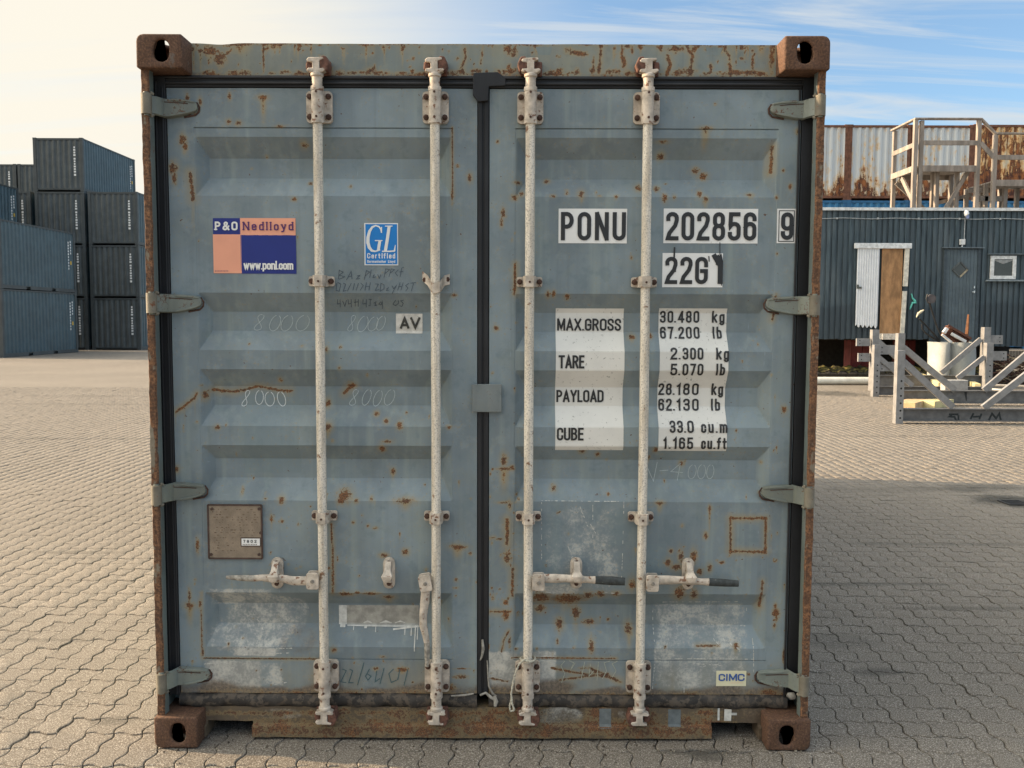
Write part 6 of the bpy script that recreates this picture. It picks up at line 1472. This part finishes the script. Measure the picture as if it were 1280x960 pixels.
def wheel_arm(label, pts, head, hr, hm):
    t = thing('scrap_lever', label, 'scrap', (0, 0, 0), group='black scrap levers leaning out of the bin')
    MB().tube([(at(px, py, cyb + dy)[0], cyb + dy, at(px, py, cyb + dy)[1]) for px, py, dy in pts], .024, 8).build('arm', bm2, t, smooth=50)
    x, z = at(*head, cyb - .1)
    return t, x, z
t, x, z = wheel_arm('black lever with a round dark pad, tallest thing in the white bin', [(1176, 418, .0), (1172, 410, 0), (1164, 385, -.05), (1162, 378, -.08)], (1163, 374), .08, 0)
MB().prism([(x + .02 + .10 * math.cos(a), z + .01 + .11 * math.sin(a)) for a in np.linspace(0, 2 * PI, 20)[:-1]], cyb - .13, cyb - .09).build('pad', simple('brown_pad', (.11, .095, .095), .7), t, smooth=40)
MB().tube([(x - .09, cyb - .14, z + .12), (x - .11, cyb - .14, z + .02), (x - .07, cyb - .14, z - .11)], [.015, .026, .012], 8).build('rim', bm2, t, smooth=50)
t, x, z = wheel_arm('black lever with a cream curved end, leaning left out of the bin', [(1175, 427, .0), (1168, 418, 0), (1156, 405, -.05), (1149, 398, -.08)], (1150, 392), .08, 0)
MB().tube([(x - .08, cyb - .1, z - .09), (x - .04, cyb - .1, z + .0), (x + .03, cyb - .1, z + .05), (x + .09, cyb - .1, z + .085)], [.012, .03, .032, .012], 8).build('curved_end', simple('cream_end', (.62, .55, .40), .5), t, smooth=50)
t, x, z = wheel_arm('lowest black lever with a hooked end left of the bin', [(1175, 428, .0), (1164, 421, 0), (1157, 416, -.03), (1153, 411, -.04), (1152.5, 405, -.04)], (1152, 408), .08, 0)
bar('rusty_stake', 'flat rusty stake standing upright in the white bin', 'stake', [(1207, 430, .1), (1209, 412, .1), (1210.5, 393, .1)], [.05, .045, .025], simple('stake_rust', (.17, .075, .035), .85, 0, .3, 15.), n=4)
# scrap heap at the right edge below the shed
mb = MB(); rr = random.Random(4)
for k in range(420):
    X_ = rr.uniform(at(1236, 470, SH)[0], at(1330, 470, SH)[0]); Y_ = rr.uniform(SH - .55, SH + .5); z = rr.uniform(0.02, .62) * (1 if rr.random() < .9 else 1.25); a = rr.uniform(0, PI); l = rr.uniform(.15, .5); tl = rr.uniform(-.4, .4)
    mb.beam((X_ - math.cos(a) * l / 2, Y_ - math.sin(a) * l * .3, z), (X_ + math.cos(a) * l / 2, Y_ + math.sin(a) * l * .3, z + tl * l), rr.uniform(.012, .05), rr.uniform(.008, .03), 0 if rr.random() < .8 else 1)
stuff(tag(mb.build('scrap_heap', [simple('scrap_rust', (.085, .045, .032), .9, 0, .5, 20.), simple('scrap_pale', (.34, .27, .18), .8)]), 'heap of rusty brown scrap and sticks under the right end of the shed', 'scrap heap'))
for k, (a, b, z, mt_) in enumerate((((1240, 487), (1300, 494), .14, simple('pale_plank', (.50, .48, .43), .7)), ((1262, 490), (1320, 494), .08, simple('green_plank', (.30, .40, .33), .7)), ((1242, 482), (1300, 484), .20, simple('grey_plank', (.33, .31, .28), .8)))):
    plank(['pale plank lying at the right edge in front of the scrap heap', 'greenish plank under the pale ones at the right edge', 'grey plank on top at the foot of the scrap heap'][k], a, b, .16, .03, z - .02, mt_)['group'] = 'planks by the scrap heap'
o = MB().box(at(1236, 488, SH - 3)[0], at(1330, 488, SH - 3)[0], SH - 4.6, SH - 3.6, -.002, .045).build('pallet_board', simple('pallet', (.20, .17, .13), .9)); tag(o, 'flat dark board on the ground under the stacked planks at the right edge', 'board')
